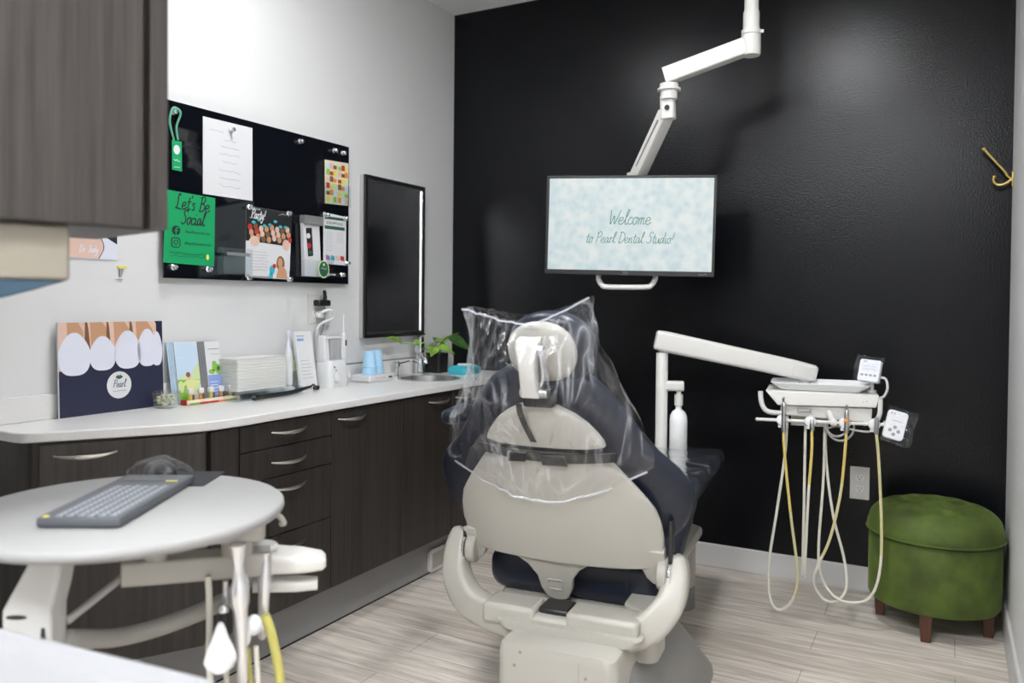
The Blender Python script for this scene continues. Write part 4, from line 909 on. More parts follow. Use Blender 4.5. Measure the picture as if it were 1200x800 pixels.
b = MB(); beam(b, Lc((1.340, -.592, 1.925)), Lc((1.215, -.487, 1.770)), .006, .012, up=(1, 0, 1)); b.build('cable_slot', M_GREYP, t)
b = MB(); b.cyl(Lc((1.18, -.424, 1.752)), Lc((1.18, -.424, 1.60)), .030, seg=20); b.build('wrist_post', M_WHITEP, t)
b = MB(); nrm = Vector((-math.sin(TVA), math.cos(TVA), 0)); beam(b, Lc((1.18, -.424, 1.63)), Lc((TVC.x + nrm.x * .056, TVC.y + nrm.y * .056, 1.60)), .05, .05); b.build('tilt_block', M_GREYP, t)
b = MB(); b.M = Matrix.Translation(Lc(TVC)) @ Matrix.Rotation(TVA, 4, 'Z') @ FACEY(); b.rect(-.06, .06, -.06, .10, -.055, -.0505); b.build('mount_plate', M_GREYP, t)
b = MB(); b.M = Matrix.Translation(Lc(TVC)) @ Matrix.Rotation(TVA, 4, 'Z') @ FACEY()
b.tube(catmull([(-.128, -.10, -.058), (-.128, -.20, -.045), (-.126, -.222, -.035), (-.112, -.243, -.028), (-.085, -.252, -.026), (.065, -.252, -.026), (.092, -.243, -.028), (.106, -.222, -.035), (.108, -.20, -.045), (.108, -.10, -.058)], 6), .011, 10)
b.rect(-.135, .115, -.11, -.075, -.068, -.056); b.build('grab_handle', M_WHITEP, t)

# ---------------------------------------------------------------- green ottoman
t = thing('ottoman', 'round green velvet ottoman with a tufted lid in the right corner', 'ottoman', (2.326, -0.254, 0.0))
b = MB(); R = .224
b.lathe([(R - .02, .1), (R - .006, .102), (R, .112), (R + .001, .20), (R + .001, .330), (R - .004, .345), (.05, .345)], (0, 0, 0), 64); b.build('body', M_VELVET, t, angle=60)
tufts = [(.10 * r * math.cos(a), .10 * r * math.sin(a)) for r, a in [(0, 0)] + [(.75, k * PI / 3) for k in range(6)] + [(1.45, k * PI / 6 + .26) for k in range(12)]]
def lidz(x, y):
    r = math.hypot(x, y) / .228; z = .382 + .092 * max(0, 1 - r ** 3.4) ** .5
    for tx, ty in tufts:
        d = math.hypot(x - tx, y - ty); z -= .018 * math.exp(-(d / .022) ** 2)
    return z
b = MB(); L = [[(.05 * math.cos(2 * PI * k / 72), .05 * math.sin(2 * PI * k / 72), .3465) for k in range(72)]]
for r, z in ((.220, .3465), (.229, .351), (.231, .362), (.231, .375)): L.append([(r * math.cos(2 * PI * k / 72), r * math.sin(2 * PI * k / 72), z) for k in range(72)])
for i in range(1, 25):
    r = .229 * (1 - i / 25.0); L.append([(r * math.cos(2 * PI * k / 72), r * math.sin(2 * PI * k / 72), lidz(r * math.cos(2 * PI * k / 72), r * math.sin(2 * PI * k / 72))) for k in range(72)])
b.loft(L); b.build('lid', M_VELVET, t, angle=80)
b = MB(); b.tube([(.232 * math.cos(2 * PI * k / 64), .232 * math.sin(2 * PI * k / 64), .356) for k in range(64)], .004, 6, closed=True); b.build('piping', M_VELVET, t)
for k in range(4):
    a = math.radians(-96 + 90 * k); x, y = .182 * math.cos(a), .182 * math.sin(a)
    b = MB(); b.loft([[(x + i * s, y + j * s, z) for i, j in ((-1, -1), (1, -1), (1, 1), (-1, 1))] for z, s in ((.0005, .015), (.0995, .022))]); b.build('leg', M_LEGWOOD, t, bevel=.002)
for x, y in tufts:
    pass

# ---------------------------------------------------------------- delivery unit: column, arm, instrument head
t = thing('delivery_unit', 'white dental instrument unit on a post and swing arm before the black wall, hoses hanging', 'dental unit', (1.44, -0.55, 0))
o0 = Vector((1.44, -0.55, 0)); Lc = lambda p: Vector(p) - o0
HEAD = Matrix.Translation(Vector((1.92, -.30, 0)) - o0) @ Matrix.Rotation(math.radians(8), 4, 'Z')
b = MB(); b.lathe([(.058, .0008), (.060, .004), (.058, .085), (.052, .0895)], (0, 0, 0), 28); b.build('column_foot', M_GREYP, t)
b = MB(); b.loft([[(x * s, y * s, z) for x, y in rrect(-.056, .056, -.056, .056, .04)] for z, s in ((.090, 1), (.29, 1), (.318, .92), (.330, .7))]); b.build('column_cover', M_BEIGE, t)
b = MB(); b.tube([Lc((1.425, -.52, .26)), Lc((1.34, -.46, .26)), Lc((1.322, -.449, .27))], .03, 12); b.build('link_arm', M_BEIGE, t)
b = MB(); b.lathe([(.024, .25), (.0245, .996), (.0225, 1.0)], Lc((1.322, -.449, 0)), 24); b.build('post', M_WHITEP, t)
b = MB(); b.lathe([(.013, .9995), (.013, 1.032)], Lc((1.322, -.449, 0)), 18); b.build('pivot', M_LGREY, t)
A0, A1 = Lc((1.298, -.459, 1.052)), Lc((1.893, -.233, .925))
b = MB(); d = (A1 - A0).normalized(); s_ = d.cross(Vector((0, 0, 1))).normalized(); u_ = s_.cross(d)
def arm_sec(p, hw, hh): return [p + s_ * x * 1.0 + u_ * y for x, y in rrect(-hw, hw, -hh, hh, min(hw, hh) * .45, 5)]
b.loft([arm_sec(A0 - d * .004, .026, .030), arm_sec(A0, .034, .039), arm_sec(A0 + d * .03, .036, .043), arm_sec(A1 - d * .095, .034, .037), ]); b.build('swing_arm', M_WHITEP, t)
b = MB(); b.loft([arm_sec(A1 - d * .0945, .034, .0372), arm_sec(A1 - d * .01, .033, .033), arm_sec(A1, .026, .026)]); b.build('arm_end', M_WHITEP, t)
b = MB(); b.tube([A1 - d * .04 - u_ * .03, A1 - d * .04 - Vector((0, 0, .062))], .022, 16); b.build('knuckle', M_LGREY, t)
b = MB(); p = Lc((1.322, -.449, 0)); beam(b, p + Vector((.0, .0, .862)), p + Vector((.082, .036, .862)), .04, .042); b.build('bottle_bracket', M_WHITEP, t, bevel=.004)
q = p + Vector((.064, .028, 0))
b = MB(); b.lathe([(.010, .8405), (.010, .828), (.0175, .827), (.0175, .782), (.012, .779)], q, 20); b.build('bottle_cap', M_WHITEP, t)
b = MB(); b.lathe([(.034, .598), (.0365, .602), (.0365, .722), (.034, .740), (.026, .756), (.013, .766), (.012, .7785)], q, 28); b.build('water_bottle', mat('milky_bottle', (0.82, 0.83, 0.83), 0.4), t)

F = -.16
b = MB(); b.M = HEAD
b.loft([[(-.198, F, .872), (.200, F, .873), (.200, .10, .873), (-.198, .10, .872)], [(-.190, F - .002, .862), (.200, F - .002, .862), (.200, .10, .862), (-.19, .10, .862)], [(-.152, F - .002, .818), (.192, F - .002, .826), (.192, .10, .826), (-.152, .10, .818)]]); b.build('head_deck', M_WHITEP, t, bevel=.003)
b = MB(); b.M = HEAD; b.loft([[(-.142, F + .012, .8175), (.180, F + .012, .8215), (.180, .08, .8175), (-.142, .08, .8175)], [(-.142, F + .016, .780), (.178, F + .016, .766), (.178, .08, .766), (-.142, .08, .780)]]); b.build('head_body', M_WHITEP, t, bevel=.004)
b = MB(); b.M = HEAD; b.box(-.105, .03, -.10, .06, .735, .775); b.build('junction_box', M_LGREY, t, bevel=.002)
b = MB(); b.M = HEAD; b.box(-.082, -.032, F + .006, F + .0125, .796, .808); b.mi = 1; b.box(-.078, -.036, F + .0055, F + .0065, .798, .806); b.build('latch', [M_GREYP, M_LGREY], t)
b = MB(); b.M = HEAD; b.M = HEAD @ FACEY(0, F - .002, 0); txt(b, 'F', .014, .148, .838, .0003); b.disc(.160, .848, .003, n0=0, n1=.0005, seg=10); b.build('maker_mark', M_LGREY, t)
b = MB(); b.M = HEAD; b.tube(catmull([(-.216, F - .0, .868), (-.214, F, .838), (-.205, F, .808), (-.185, F + .005, .790), (-.135, F + .02, .785)], 6), .0095, 10); b.build('grip', M_WHITEP, t)
b = MB(); b.M = HEAD; b.tube(catmull([(.205, F + .0, .860), (.2055, F, .830), (.203, F, .800), (.190, F + .006, .775), (.150, F + .012, .763)], 6), .0085, 10); b.build('grip', M_WHITEP, t)
BY = F - .035
b = MB(); b.M = HEAD; b.tube([(-.224, BY, .764), (.235, BY, .771)], .0062, 10); b.ball((-.224, BY, .764), .0072); b.build('holder_bar', M_WHITEP, t)
b = MB(); b.M = HEAD; b.tube([(.03, F + .03, .800), (.035, F - .01, .79), (.047, BY, .768)], .012, 12); b.ball((.047, BY, .768), .0145); b.build('bar_support', M_WHITEP, t)
for k, (x, z, cz0, cz1) in enumerate(((-.128, .766, .725, .838), (-.028, .767, .735, .778), (.090, .768, .735, .822), (.190, .770, .738, .800))):
    b = MB(); b.M = HEAD; b.lathe([(.012, -.016), (.019, -.014), (.021, -.004), (.021, .006), (.017, .012), (.010, .014)], (x - .006, BY, z), 20, Matrix(((1, 0, 0), (0, 0, 1), (0, -1, 0))))
    b.box(x - .02, x + .006, BY - .010, BY + .012, z - .028, z); b.build('instrument_holder', M_PURE, t, bevel=.002)
    b = MB(); b.M = HEAD; y = BY - .022; b.lathe([(.0065, cz0), (.0085, cz0 + .004), (.0085, cz1 - .02), (.0065, cz1 - .004), (.004, cz1)], (x, y, 0), 14)
    if k in (0, 2): b.tube([(x, y, cz1 - .004), (x - .002, y - .004, cz1 + .012), (x + .002, y - .016, cz1 + .018)], [.004, .0045, .003], 8)
    if k == 2: b.mi = 1; b.lathe([(.0089, .776), (.0089, .788)], (x, y, 0), 14)
    b.build('handpiece', [M_STEEL if k != 3 else M_GREYP, M_ORANGE], t)
HS = BY - .022
def hose(pts, mats, cuts, r=.0052):
    P = catmull([(x, y, z) for x, y, z in pts], 8); n = len(P)
    b = MB(); b.M = HEAD
    idx = [0] + [int(c * (n - 1)) for c in cuts] + [n - 1]
    for k in range(len(idx) - 1):
        b.mi = k; b.tube(P[idx[k]:idx[k + 1] + 1], r, 8)
    b.build('hose', mats, t)
def loop(pts, back): n = len(pts); return [(x, HS + (back - HS) * (max(0, i / (n - 1) - .3) / .7) ** 1.2, z) for i, (x, z) in enumerate(pts)]
hose(loop([(-.128, .727), (-.125, .67), (-.113, .547), (-.094, .387), (-.074, .240), (-.073, .14), (-.100, .07), (-.142, .045), (-.170, .09), (-.174, .215), (-.149, .413), (-.125, .611), (-.118, .735), (-.118, .785)], -.13), [M_HOSEY, M_HOSEP, M_HOSEW], [.22, .42])
hose(loop([(-.028, .738), (-.028, .65), (-.037, .489), (-.043, .295), (-.046, .195), (-.049, .178), (-.053, .195), (-.052, .424), (-.052, .64), (-.052, .745)], -.09), [M_HOSEY, M_HOSEW], [.2])
hose(loop([(.090, .738), (.084, .627), (.072, .499), (.039, .337), (-.006, .219), (-.010, .154), (.025, .102), (.070, .099), (.101, .147), (.093, .248), (.053, .402), (.026, .591), (.020, .735)], -.08), [M_HOSEY, M_HOSEP, M_HOSEW], [.14, .3])
hose(loop([(.190, .741), (.200, .636), (.213, .388), (.208, .231), (.176, .135), (.11, .106), (.051, .123), (.010, .19), (.003, .301), (.015, .526), (.018, .735)], -.10), [M_HOSEP, M_HOSEW], [.25])
b = MB(); b.M = HEAD
for rr, cx, cz, ph in ((.048, .072, .745, 0), (.040, .060, .752, .5)): b.tube([(cx + rr * math.cos(q), -.11 + .01 * math.sin(q + ph), cz + rr * 1.15 * math.sin(q)) for q in [2 * PI * k / 30 for k in range(30)]], .0042, 7, closed=True)
b.tube(catmull([(.03, -.12, .735), (.06, -.16, .75), (.11, -.19, .745), (.16, -.20, .742), (.185, -.19, .75)], 6), .004, 7); b.build('coiled_cord', M_LGREY, t)
# instrument tray resting on the head
tr = thing('instrument_tray', 'shallow white tray lying on top of the wall side instrument unit', 'tray', Vector((1.44, -0.55, 0)) + (HEAD @ Vector((-.003, -.035, .874))), math.radians(8))
b = MB(); b.loft([[(x * s, y * s, z) for x, y in rrect(-.178, .178, -.105, .105, .03)] for z, s in ((.0002, .80), (.004, .84), (.026, 1.0), (.030, 1.0), (.027, .965), (.008, .84), (.006, .8))]); b.build('tray_shell', M_PURE, tr)
# display in its sleeve
dp = thing('control_display', 'small keypad display in a clear sleeve on a stalk above the instrument unit', 'control panel', Vector((1.44, -0.55, 0)) + (HEAD @ Vector((.180, -.10, .8735))), math.radians(8 - 16))
b = MB(); b.tube([(.0, .0, .0004), (.0, .0, .012)], .016, 16); b.tube([(0, 0, .012), (0, .004, .045)], .007, 12); b.build('stalk', M_LGREY, dp)
b = MB(); Md = Matrix.Translation((-.008, 0, .082)) @ Matrix.Rotation(math.radians(-18), 4, 'X') @ Matrix.Rotation(math.radians(4), 4, 'Y'); b.M = Md @ FACEY(); b.prism(rrect(-.038, .038, -.042, .042, .008), -.012, .012); b.build('casing', M_PURE, dp, bevel=.003)
b = MB(); b.M = Md @ FACEY(); b.mi = 0
b.rect(-.030, .030, -.004, .030, .0122, .0126); b.mi = 1
for k in range(4): b.rect(-.028 + k * .015, -.018 + k * .015, -.022, -.014, .0122, .0127)
b.rect(-.026, -.012, .032, .036, .0122, .0126); squiggle(b, -.024, .022, .016, .0129, .004, .0008); squiggle(b, -.024, .022, .005, .0129, .004, .0008); b.build('keypad_print', [mat('pale_display', (0.70, 0.72, 0.80), 0.3), M_PGREY], dp)
b = MB(); b.tube(catmull([(.02, .01, .06), (.045, .01, .055), (.052, .01, .02), (.04, .01, -.01), (.02, .01, -.02), (.012, .01, -.03)], 6), .0045, 8); b.build('cord', M_WHITEP, dp)
b = MB(); random.seed(2); b.M = Md @ FACEY()
def sleeve(b, a0, a1, b0, b1, n, amp):
    b.grid(lambda u, v: (a0 + (a1 - a0) * u + amp * .5 * math.sin(9 * v), b0 + (b1 - b0) * v + amp * .5 * math.sin(7 * u), n + amp * math.sin(11 * u + 5 * v) * math.sin(8 * v + 2)), 14, 14)
sleeve(b, -.052, .048, -.050, .052, .020, .004); b.build('clear_sleeve', M_WRAP, dp)
# touch pad in its sleeve
tp = thing('touch_pad', 'white rounded keypad in a clear sleeve at the right end of the instrument bar', 'control panel', Vector((1.44, -0.55, 0)) + (HEAD @ Vector((.252, BY - .012, .772))), math.radians(8))
Md = Matrix.Rotation(math.radians(-10), 4, 'Y').inverted() @ Matrix.Rotation(math.radians(-14), 4, 'X'); Md = Matrix.Rotation(math.radians(14), 4, 'Y') @ Matrix.Rotation(math.radians(-14), 4, 'X')
b = MB(); b.M = Md @ FACEY(); b.prism(rrect(-.034, .034, -.052, .052, .012), -.009, .009); b.build('casing', M_PURE, tp, bevel=.003)
b = MB(); b.M = Md @ FACEY()
for x, z in ((0, -.008), (0, -.034), (-.014, -.021), (.014, -.021)): b.disc(x, z, .0065, n0=.0092, n1=.0097, seg=14)
for x in (-.022, -.012): b.disc(x, .040, .003, n0=.0092, n1=.0097, seg=10)
b.rect(-.016, .016, .014, .016, .0092, .0096); b.build('key_print', M_PGREY, tp)
b = MB(); b.M = Md @ FACEY(); sleeve(b, -.040, .062, -.068, .062, .015, .004); b.build('clear_sleeve', M_WRAP, tp)
b = MB(); b.M = Md; b.tube([(-.02, .009, .0), (-.035, .02, .0)], .008, 10); b.build('clamp', M_LGREY, tp)

# ---------------------------------------------------------------- dental chair
CH = thing('dental_chair', 'large dental chair with warm grey shell and navy cushions, seen from behind', 'dental chair', (1.448, -1.677, 0), math.radians(6))
PZ = .502; RC = math.radians(22)
BK = FR((0, 0, PZ), (1, 0, 0), (0, -math.sin(RC), math.cos(RC)), (0, math.cos(RC), math.sin(RC)))   # (s across, t up the back, n forward)
def mirror(half): return half + [(-x, y) for x, y in reversed(half)]
# floor base
b = MB(); b.loft([[(x, y, z) for x, y in rrect(x0, x1, -.16, y1, .10, 6)] for z, x0, x1, y1 in ((.0008, -.13, .325, .66), (.025, -.128, .322, .655), (.15, -.12, .27, .55), (.27, -.11, .22, .44), (.30, -.10, .19, .40))]); b.build('floor_base', mat('base_grey', (0.25, 0.245, 0.235), 0.4), CH)
b = MB(); b.loft([[(x, y, z) for x, y in rrect(-.095 * s, .215 * s2, -.235, .22, .028, 5)] for z, s, s2 in ((.18, 1, 1), (.325, 1, 1), (.345, .95, .97), (.352, .82, .9))]); b.build('pump_housing', M_BEIGE, CH)
b = MB(); b.rbox(-.075, .195, -.21, .20, .05, .1795, .03); b.build('lower_housing', M_GREYP, CH)
b = MB(); b.M = FR((.165, -.2355, .285), (1, 0, 0), (0, 0, 1), (0, -1, 0)); b.lathe([(.009, 0), (.010, .002), (.009, .003)], (0, 0, 0), 18); b.mi = 1; b.lathe([(.006, .003), (.006, .005), (.001, .005)], (0, 0, 0), 18); b.build('socket', [M_BLACK, M_PURE], CH)
b = MB(); b.M = FR((0, -.2355, 0), (1, 0, 0), (0, 0, 1), (0, -1, 0))
for x, z in ((-.045, .30), (.14, .30), (.14, .235), (-.03, .335)): b.disc(x, z, .004, n0=0, n1=.001, seg=10)
b.rect(.1215, .1225, .19, .335, 0, .0006); b.build('screws', M_GREYP, CH)
# lift column cover and cradle
b = MB()
for s in (-1, 1):
    b.loft([[(s * .22 + x, .02 + y, z) for x, y in rrect(-.045, .045, -.05, .09, .03)] for z in (.27, .41)]) if s == 1 else None
b.build('link_cover', M_BEIGE, CH)
path = [(-.318, .035, .545), (-.325, .015, .50), (-.312, -.02, .43), (-.255, -.060, .375), (-.165, -.085, .355), (-.05, -.092, .345), (.05, -.092, .345), (.165, -.085, .355), (.245, -.060, .375), (.296, -.02, .43), (.308, .015, .50), (.302, .035, .545)]
P = catmull(path, 7); L = []
for i, p in enumerate(P):
    a = P[max(0, i - 1)]; c = P[min(len(P) - 1, i + 1)]; d = (c - a).normalized()
    k = i / (len(P) - 1); e = abs(2 * k - 1); hw = .030 + .006 * (1 - e); hh = .022 + .020 * (1 - e ** 3)
    if i in (0, len(P) - 1): hw *= .55; hh *= .55
    elif i in (1, len(P) - 2): hw *= .88; hh *= .88
    w_ = Vector((0, 1, 0)); u = d.cross(w_).normalized(); w2 = u.cross(d)
    lp = rrect(-hw, hw, -hh, hh, .016, 4); L.append([p + w2 * x + u * y for x, y in lp])
b = MB(); b.loft(L); b.build('cradle_arm', M_BEIGE, CH, angle=50)
b = MB(); b.box(-.185, -.035, -.13, -.03, .345, .402); b.build('cradle_block', M_BEIGE, CH, bevel=.012, bseg=3); b = MB(); b.box(.050, .240, -.13, -.03, .345, .408); b.build('cradle_block', M_BEIGE, CH, bevel=.012, bseg=3)
b = MB(); b.loft([[(x, y, z) for x, y in rrect(x0, x1, -.15, -.02, .03, 4)] for z, x0, x1 in ((.335, -.06, .17), (.350, -.13, .24), (.368, -.14, .25), (.374, -.13, .24))]); b.build('cradle_skirt', M_BEIGE, CH)
b = MB(); b.box(-.034, .049, -.10, -.02, .360, .400); b.build('dark_hinge', M_BLACK, CH, bevel=.006)
for s in (-1, 1):
    b = MB(); b.cyl((s * .262, .012, PZ - .005), (s * .290, .01, PZ - .005), .042, seg=28); b.build('pivot_boss', M_BEIGE, CH, bevel=.006)
    b = MB(); b.cyl((s * .2905, .01, PZ - .005), (s * .297, .01, PZ - .005), .040, seg=28); b.build('pivot_ring', M_CHROME, CH, bevel=.001)
    b = MB(); b.loft([[(s * .294 + x, y, z) for x, y in rrect(-.005, .005, -.012, .022, .003, 2)] for z in (PZ + .03, PZ + .14)]); b.build('side_strap', M_BLACK, CH)
# seat and leg rest cushions
b = MB()
def cush(y, hw, z0, z1): return [(x, y, z) for x, z in rrect(-hw, hw, z0, z1, min(.5 * (z1 - z0) - .002, .045), 5)]
b.loft([cush(y, hw, z0, z1) for y, hw, z0, z1 in ((.072, .20, .40, .46), (.076, .235, .378, .475), (.09, .252, .368, .487), (.14, .262, .365, .495), (.25, .27, .40, .52), (.45, .27, .48, .575), (.56, .268, .525, .605))]); b.build('seat_cushion', M_NAVY, CH, angle=60)
b = MB()
b.loft([cush(y, hw, z0, z1) for y, hw, z0, z1 in ((.562, .266, .53, .606), (.60, .268, .54, .616), (.85, .266, .545, .622), (1.10, .262, .545, .622), (1.155, .255, .548, .620), (1.172, .235, .558, .610))]); b.build('leg_rest_cushion', M_NAVY, CH, angle=60)
b = MB()
def tc(y, hw, z): return [(x, y, z + (.004 * math.sin(20 * x + 15 * y) * math.sin(31 * y + 4 * x)) * (.25 + .75 * max(0, abs(x) / .27) ** 4) + (-.035 * max(0, (abs(x) - .257) / .015) if abs(x) > .257 else 0)) for x in [(-1 + 2 * i / 40) * hw for i in range(41)]]
b.loft([tc(.60 + .6 * k / 60, .272, .6265) for k in range(59)], False, False); b.build('toe_cover', M_TOE if 'M_TOE' in globals() else film_mat('clear_toe_cover', haze=0.02, gloss=0.9, bumps=(7, 0.12)), CH)
b = MB(); b.rbox(-.22, .22, .05, 1.02, .335, .3645, .06); b.box(-.18, .18, .45, 1.0, .3645, .47); b.build('seat_pan', M_BEIGE, CH, bevel=.01)
# back rest
def wrap(s): return .030 + .025 * (abs(s) / .345) ** 2.3
prof = [(.050, .280), (.060, .305), (.09, .330), (.13, .347), (.18, .355), (.22, .350), (.26, .326), (.31, .280), (.37, .238), (.42, .212), (.47, .180), (.515, .140), (.545, .095), (.56, .05)]
b = MB(); L = []; NS = 36
for i, (tt, w_) in enumerate(prof):
    edge = 1 if 0 < i < len(prof) - 1 else .35
    lp = []
    for k in range(NS):
        q = 2 * PI * k / NS; cx = math.copysign(abs(math.cos(q)) ** .62, math.cos(q)); sn = math.copysign(abs(math.sin(q)) ** .72, math.sin(q))
        s = w_ * 1.03 * cx - .018; lp.append((s, tt, wrap(s) + .040 + .038 * edge * sn))
    L.append(lp)
b = MB(); b.M = BK; b.loft(L); b.build('back_cushion', M_NAVY, CH, angle=70)
def shell_n(s): return .002 + .030 * (abs(s) / .30) ** 2.0
def shell(b, rows, th=.022):
    L = []
    for tt, w_ in rows:
        lp = [(-w_ + 2 * w_ * k / 24 - .009, tt, shell_n(-w_ + 2 * w_ * k / 24) - th * (1 - .6 * abs(k / 12 - 1) ** 6)) for k in range(25)]
        lp += [(x - .009, tt, shell_n(x) + .004) for x in [w_ - 2 * w_ * k / 24 for k in range(25)]]
        L.append(lp)
    b.loft(L)
b = MB(); b.M = BK
shell(b, [(.0, .280), (.004, .284), (.02, .286), (.06, .286), (.10, .287), (.14, .283), (.18, .272), (.21, .254), (.24, .234), (.27, .212), (.30, .190), (.325, .170), (.334, .163), (.338, .158)])
# tab at the bottom centre and two hinge lobes
tab = mirror([(0.0, -.135), (.030, -.130), (.045, -.10), (.052, -.06), (.075, -.025), (.11, .0), (.11, .012)])
b.prism([(x - .028, y) for x, y in reversed(tab)], -.010, .012)
for s in (-1, 1):
    lobe = [(x - .009, y) for x, y in [(s * .215, .03), (s * .226, -.005), (s * .236, -.030), (s * .252, -.046), (s * .270, -.050), (s * .284, -.042), (s * .288, -.015), (s * .289, .06), (s * .21, .06)]]
    b.prism(lobe, .006, .034)
b.build('back_shell', M_BEIGE, CH, bevel=.004, angle=45)
b = MB(); b.M = BK; lp = rrect(-.049, -.009, -.098, -.066, .004, 3); b.tube([(x, y, -.0115) for x, y in lp], .0018, 5, closed=True); b.build('tab_latch', M_LGREY, CH)
b = MB(); b.M = BK; shell(b, [(.364, .155), (.366, .161), (.380, .158), (.40, .146), (.43, .122), (.455, .092), (.475, .055), (.484, .025), (.486, .006)], .020); b.build('upper_shell', M_BEIGE, CH, angle=45)
b = MB(); b.M = BK
b.loft([[(s, tt - .012 * (1 - (s / .19) ** 2), shell_n(s) - .026) for tt in (.336, .362)] + [(s, tt - .012 * (1 - (s / .19) ** 2), shell_n(s) - .0225) for tt in (.362, .336)] for s in [-.195 + .38 * k / 20 for k in range(21)]])
b.build('strap_band', M_STRAP, CH)
b = MB(); b.M = BK; b.prism([(-.105, .322), (-.055, .325), (-.048, .352), (-.10, .350)], -.032, -.0245); b.build('strap_buckle', M_BLACK, CH, bevel=.002); b = MB(); b.M = BK; b.prism([(-.01, .318), (.06, .320), (.055, .350), (-.012, .348)], -.032, -.0265); b.build('strap_buckle', M_BLACK, CH, bevel=.003)
b = MB(); b.M = BK; b.loft([[(x - .008, tt, n), (x + .008, tt, n), (x + .008, tt, n - .002), (x - .008, tt, n - .002)] for x, tt, n in ((-.045, .500, -.038), (-.048, .468, -.032), (-.045, .44, -.026), (-.036, .41, -.0245), (-.026, .383, -.0245))]); b.build('loose_strap', M_STRAP, CH)
# head rest
b = MB(); b.M = BK
def oval(rx, rt, n, c=(0.008, .609), pw=.9, drop=.0): return [(c[0] + rx * math.copysign(abs(math.cos(q)) ** pw, math.cos(q)), c[1] + rt * math.copysign(abs(math.sin(q)) ** pw, math.sin(q)) * (1 if math.sin(q) > 0 else .92), n) for q in [2 * PI * k / 36 for k in range(36)]]
b.loft([oval(.06, .05, .008), oval(.084, .076, .014), oval(.090, .083, .026), oval(.088, .081, .040)]); b.build('headrest_shell', M_BEIGE, CH, angle=60)
CC = (.020, .602)
b = MB(); b.M = BK; b.loft([oval(.094, .086, .041, CC), oval(.110, .096, .050, CC), oval(.115, .101, .068, CC), oval(.110, .096, .090, CC), oval(.09, .085, .110, CC), oval(.04, .04, .115, CC)]); b.build('headrest_cushion', M_NAVY, CH, angle=70)
b = MB(); b.M = BK
b.loft([[(x - .008, tt, n) for x, n in rrect(-w_, w_, n0, n1, .006, 3)] for tt, w_, n0, n1 in ((.523, .024, -.050, -.022), (.545, .023, -.052, -.024), (.59, .021, -.052, -.022), (.625, .023, -.045, -.012), (.650, .030, -.034, .004), (.662, .030, -.024, .008))]); b.build('headrest_bracket', mat('bracket_white', (0.60, 0.585, 0.55), 0.35), CH, angle=50)
for tt, n, half in ((.531, -.036, .036), (.642, -.026, .036)):
    b = MB(); b.M = BK; b.cyl((.020 if tt > .6 else -half, tt, n), (half, tt, n), .0125, seg=18); b.build('bracket_knob', M_STEEL, CH, bevel=.002)
b = MB(); b.M = BK; b.tube(catmull([(.022, .65, -.03), (.030, .62, -.04), (.030, .58, -.042), (.022, .555, -.04)], 6), .003, 7); b.build('release_lever', M_LGREY, CH)
b = MB(); b.M = BK; b.loft([[(x, tt, n) for x, n in rrect(-.040, .040, -.03, .012, .008, 3)] for tt in (.487, .521)]); b.build('bracket_mount', M_BLACK, CH)
# arm rests
for s in (-1,):
    b = MB(); b.loft([[(s * .385 + x, y, z) for x, z in rrect(-w_, w_, z0, z1, .5 * (z1 - z0) - .001, 4)] for y, w_, z0, z1 in ((.06, .018, .845, .870), (.075, .032, .835, .880), (.20, .038, .832, .886), (.34, .036, .838, .890), (.40, .026, .848, .888), (.41, .015, .858, .880))]); b.build('armrest_pad', M_NAVY, CH, angle=60)
    b = MB(); b.tube(catmull([(s * .26, .30, .50), (s * .36, .31, .58), (s * .39, .29, .74), (s * .385, .25, .834)], 6), .016, 10); b.build('armrest_post', M_LGREY, CH)

# clear bag pulled over the head rest and the back
t = thing('plastic_cover', 'clear plastic bag pulled over the headrest and upper back of the dental chair', 'plastic bag', CH.location, math.radians(6))
random.seed(21)
left_e = [(.19, -.19), (.23, -.235), (.277, -.317), (.345, -.305), (.411, -.282), (.50, -.235), (.557, -.205), (.64, -.195), (.723, -.19)]
right_e = [(.19, .17), (.235, .20), (.30, .262), (.35, .262), (.45, .225), (.54, .195), (.619, .155), (.70, .150), (.764, .148)]
NU, NV = 90, 90
cr = [(random.uniform(-3, 3), random.uniform(2, 9), random.uniform(0, 6.28), random.uniform(.4, 1)) for _ in range(9)]
def ridge(u, v):
    z = 0
    for a, k, ph, w_ in cr:
        s = math.sin(ph + k * (u * 2.2 + .35 * a * v + .12 * math.sin(5 * v + ph))); z += w_ * (1 - abs(s)) ** 3
    return z / 2.6
def bag(u, v, side):
    tb = .155 + .07 * (2 * u - 1) ** 2 + .05 * (1 - u) * (1 - v)            # sagging hem
    dip = .050 * (1 - abs(2 * (u - .55)) ** 1.1 if abs(2 * (u - .55)) < 1 else 0)
    tt_ = .725 + .04 * u - dip
    hem = lerp_table([(0, .265), (.12, .232), (.32, .213), (.55, .210), (.78, .235), (.92, .258), (1, .285)], u)
    tv = hem + (tt_ - hem) * v
    l = lerp_table(left_e, tv); r = lerp_table(right_e, tv); s = l + (r - l) * u
    e = (1 - abs(2 * u - 1) ** 3)
    close = min(1, (1 - v) / .16) ** .7
    if side == 0:   # film on our side, over the shell and the head rest bracket
        base = lerp_table([(.15, -.026), (.34, -.028), (.46, -.055), (.52, -.076), (.62, -.068), (.68, -.035), (.74, .03), (.8, .035)], tv)
        n = .035 + (base - .035) * e * (.35 + .65 * close)
    else:           # far side of the bag, in front of the cushions
        base = lerp_table([(.15, .27), (.40, .25), (.55, .20), (.70, .14), (.76, .06), (.8, .04)], tv)
        n = .040 + (base - .040) * e * close
    n += (-1 if side == 0 else 1) * .018 * ridge(u + side * .37, v) * (.15 + .85 * min(1, 6 * min(u, 1 - u)))
    s += .006 * math.sin(17 * v + 3 * side) * (1 - e)
    return (s, tv, n)
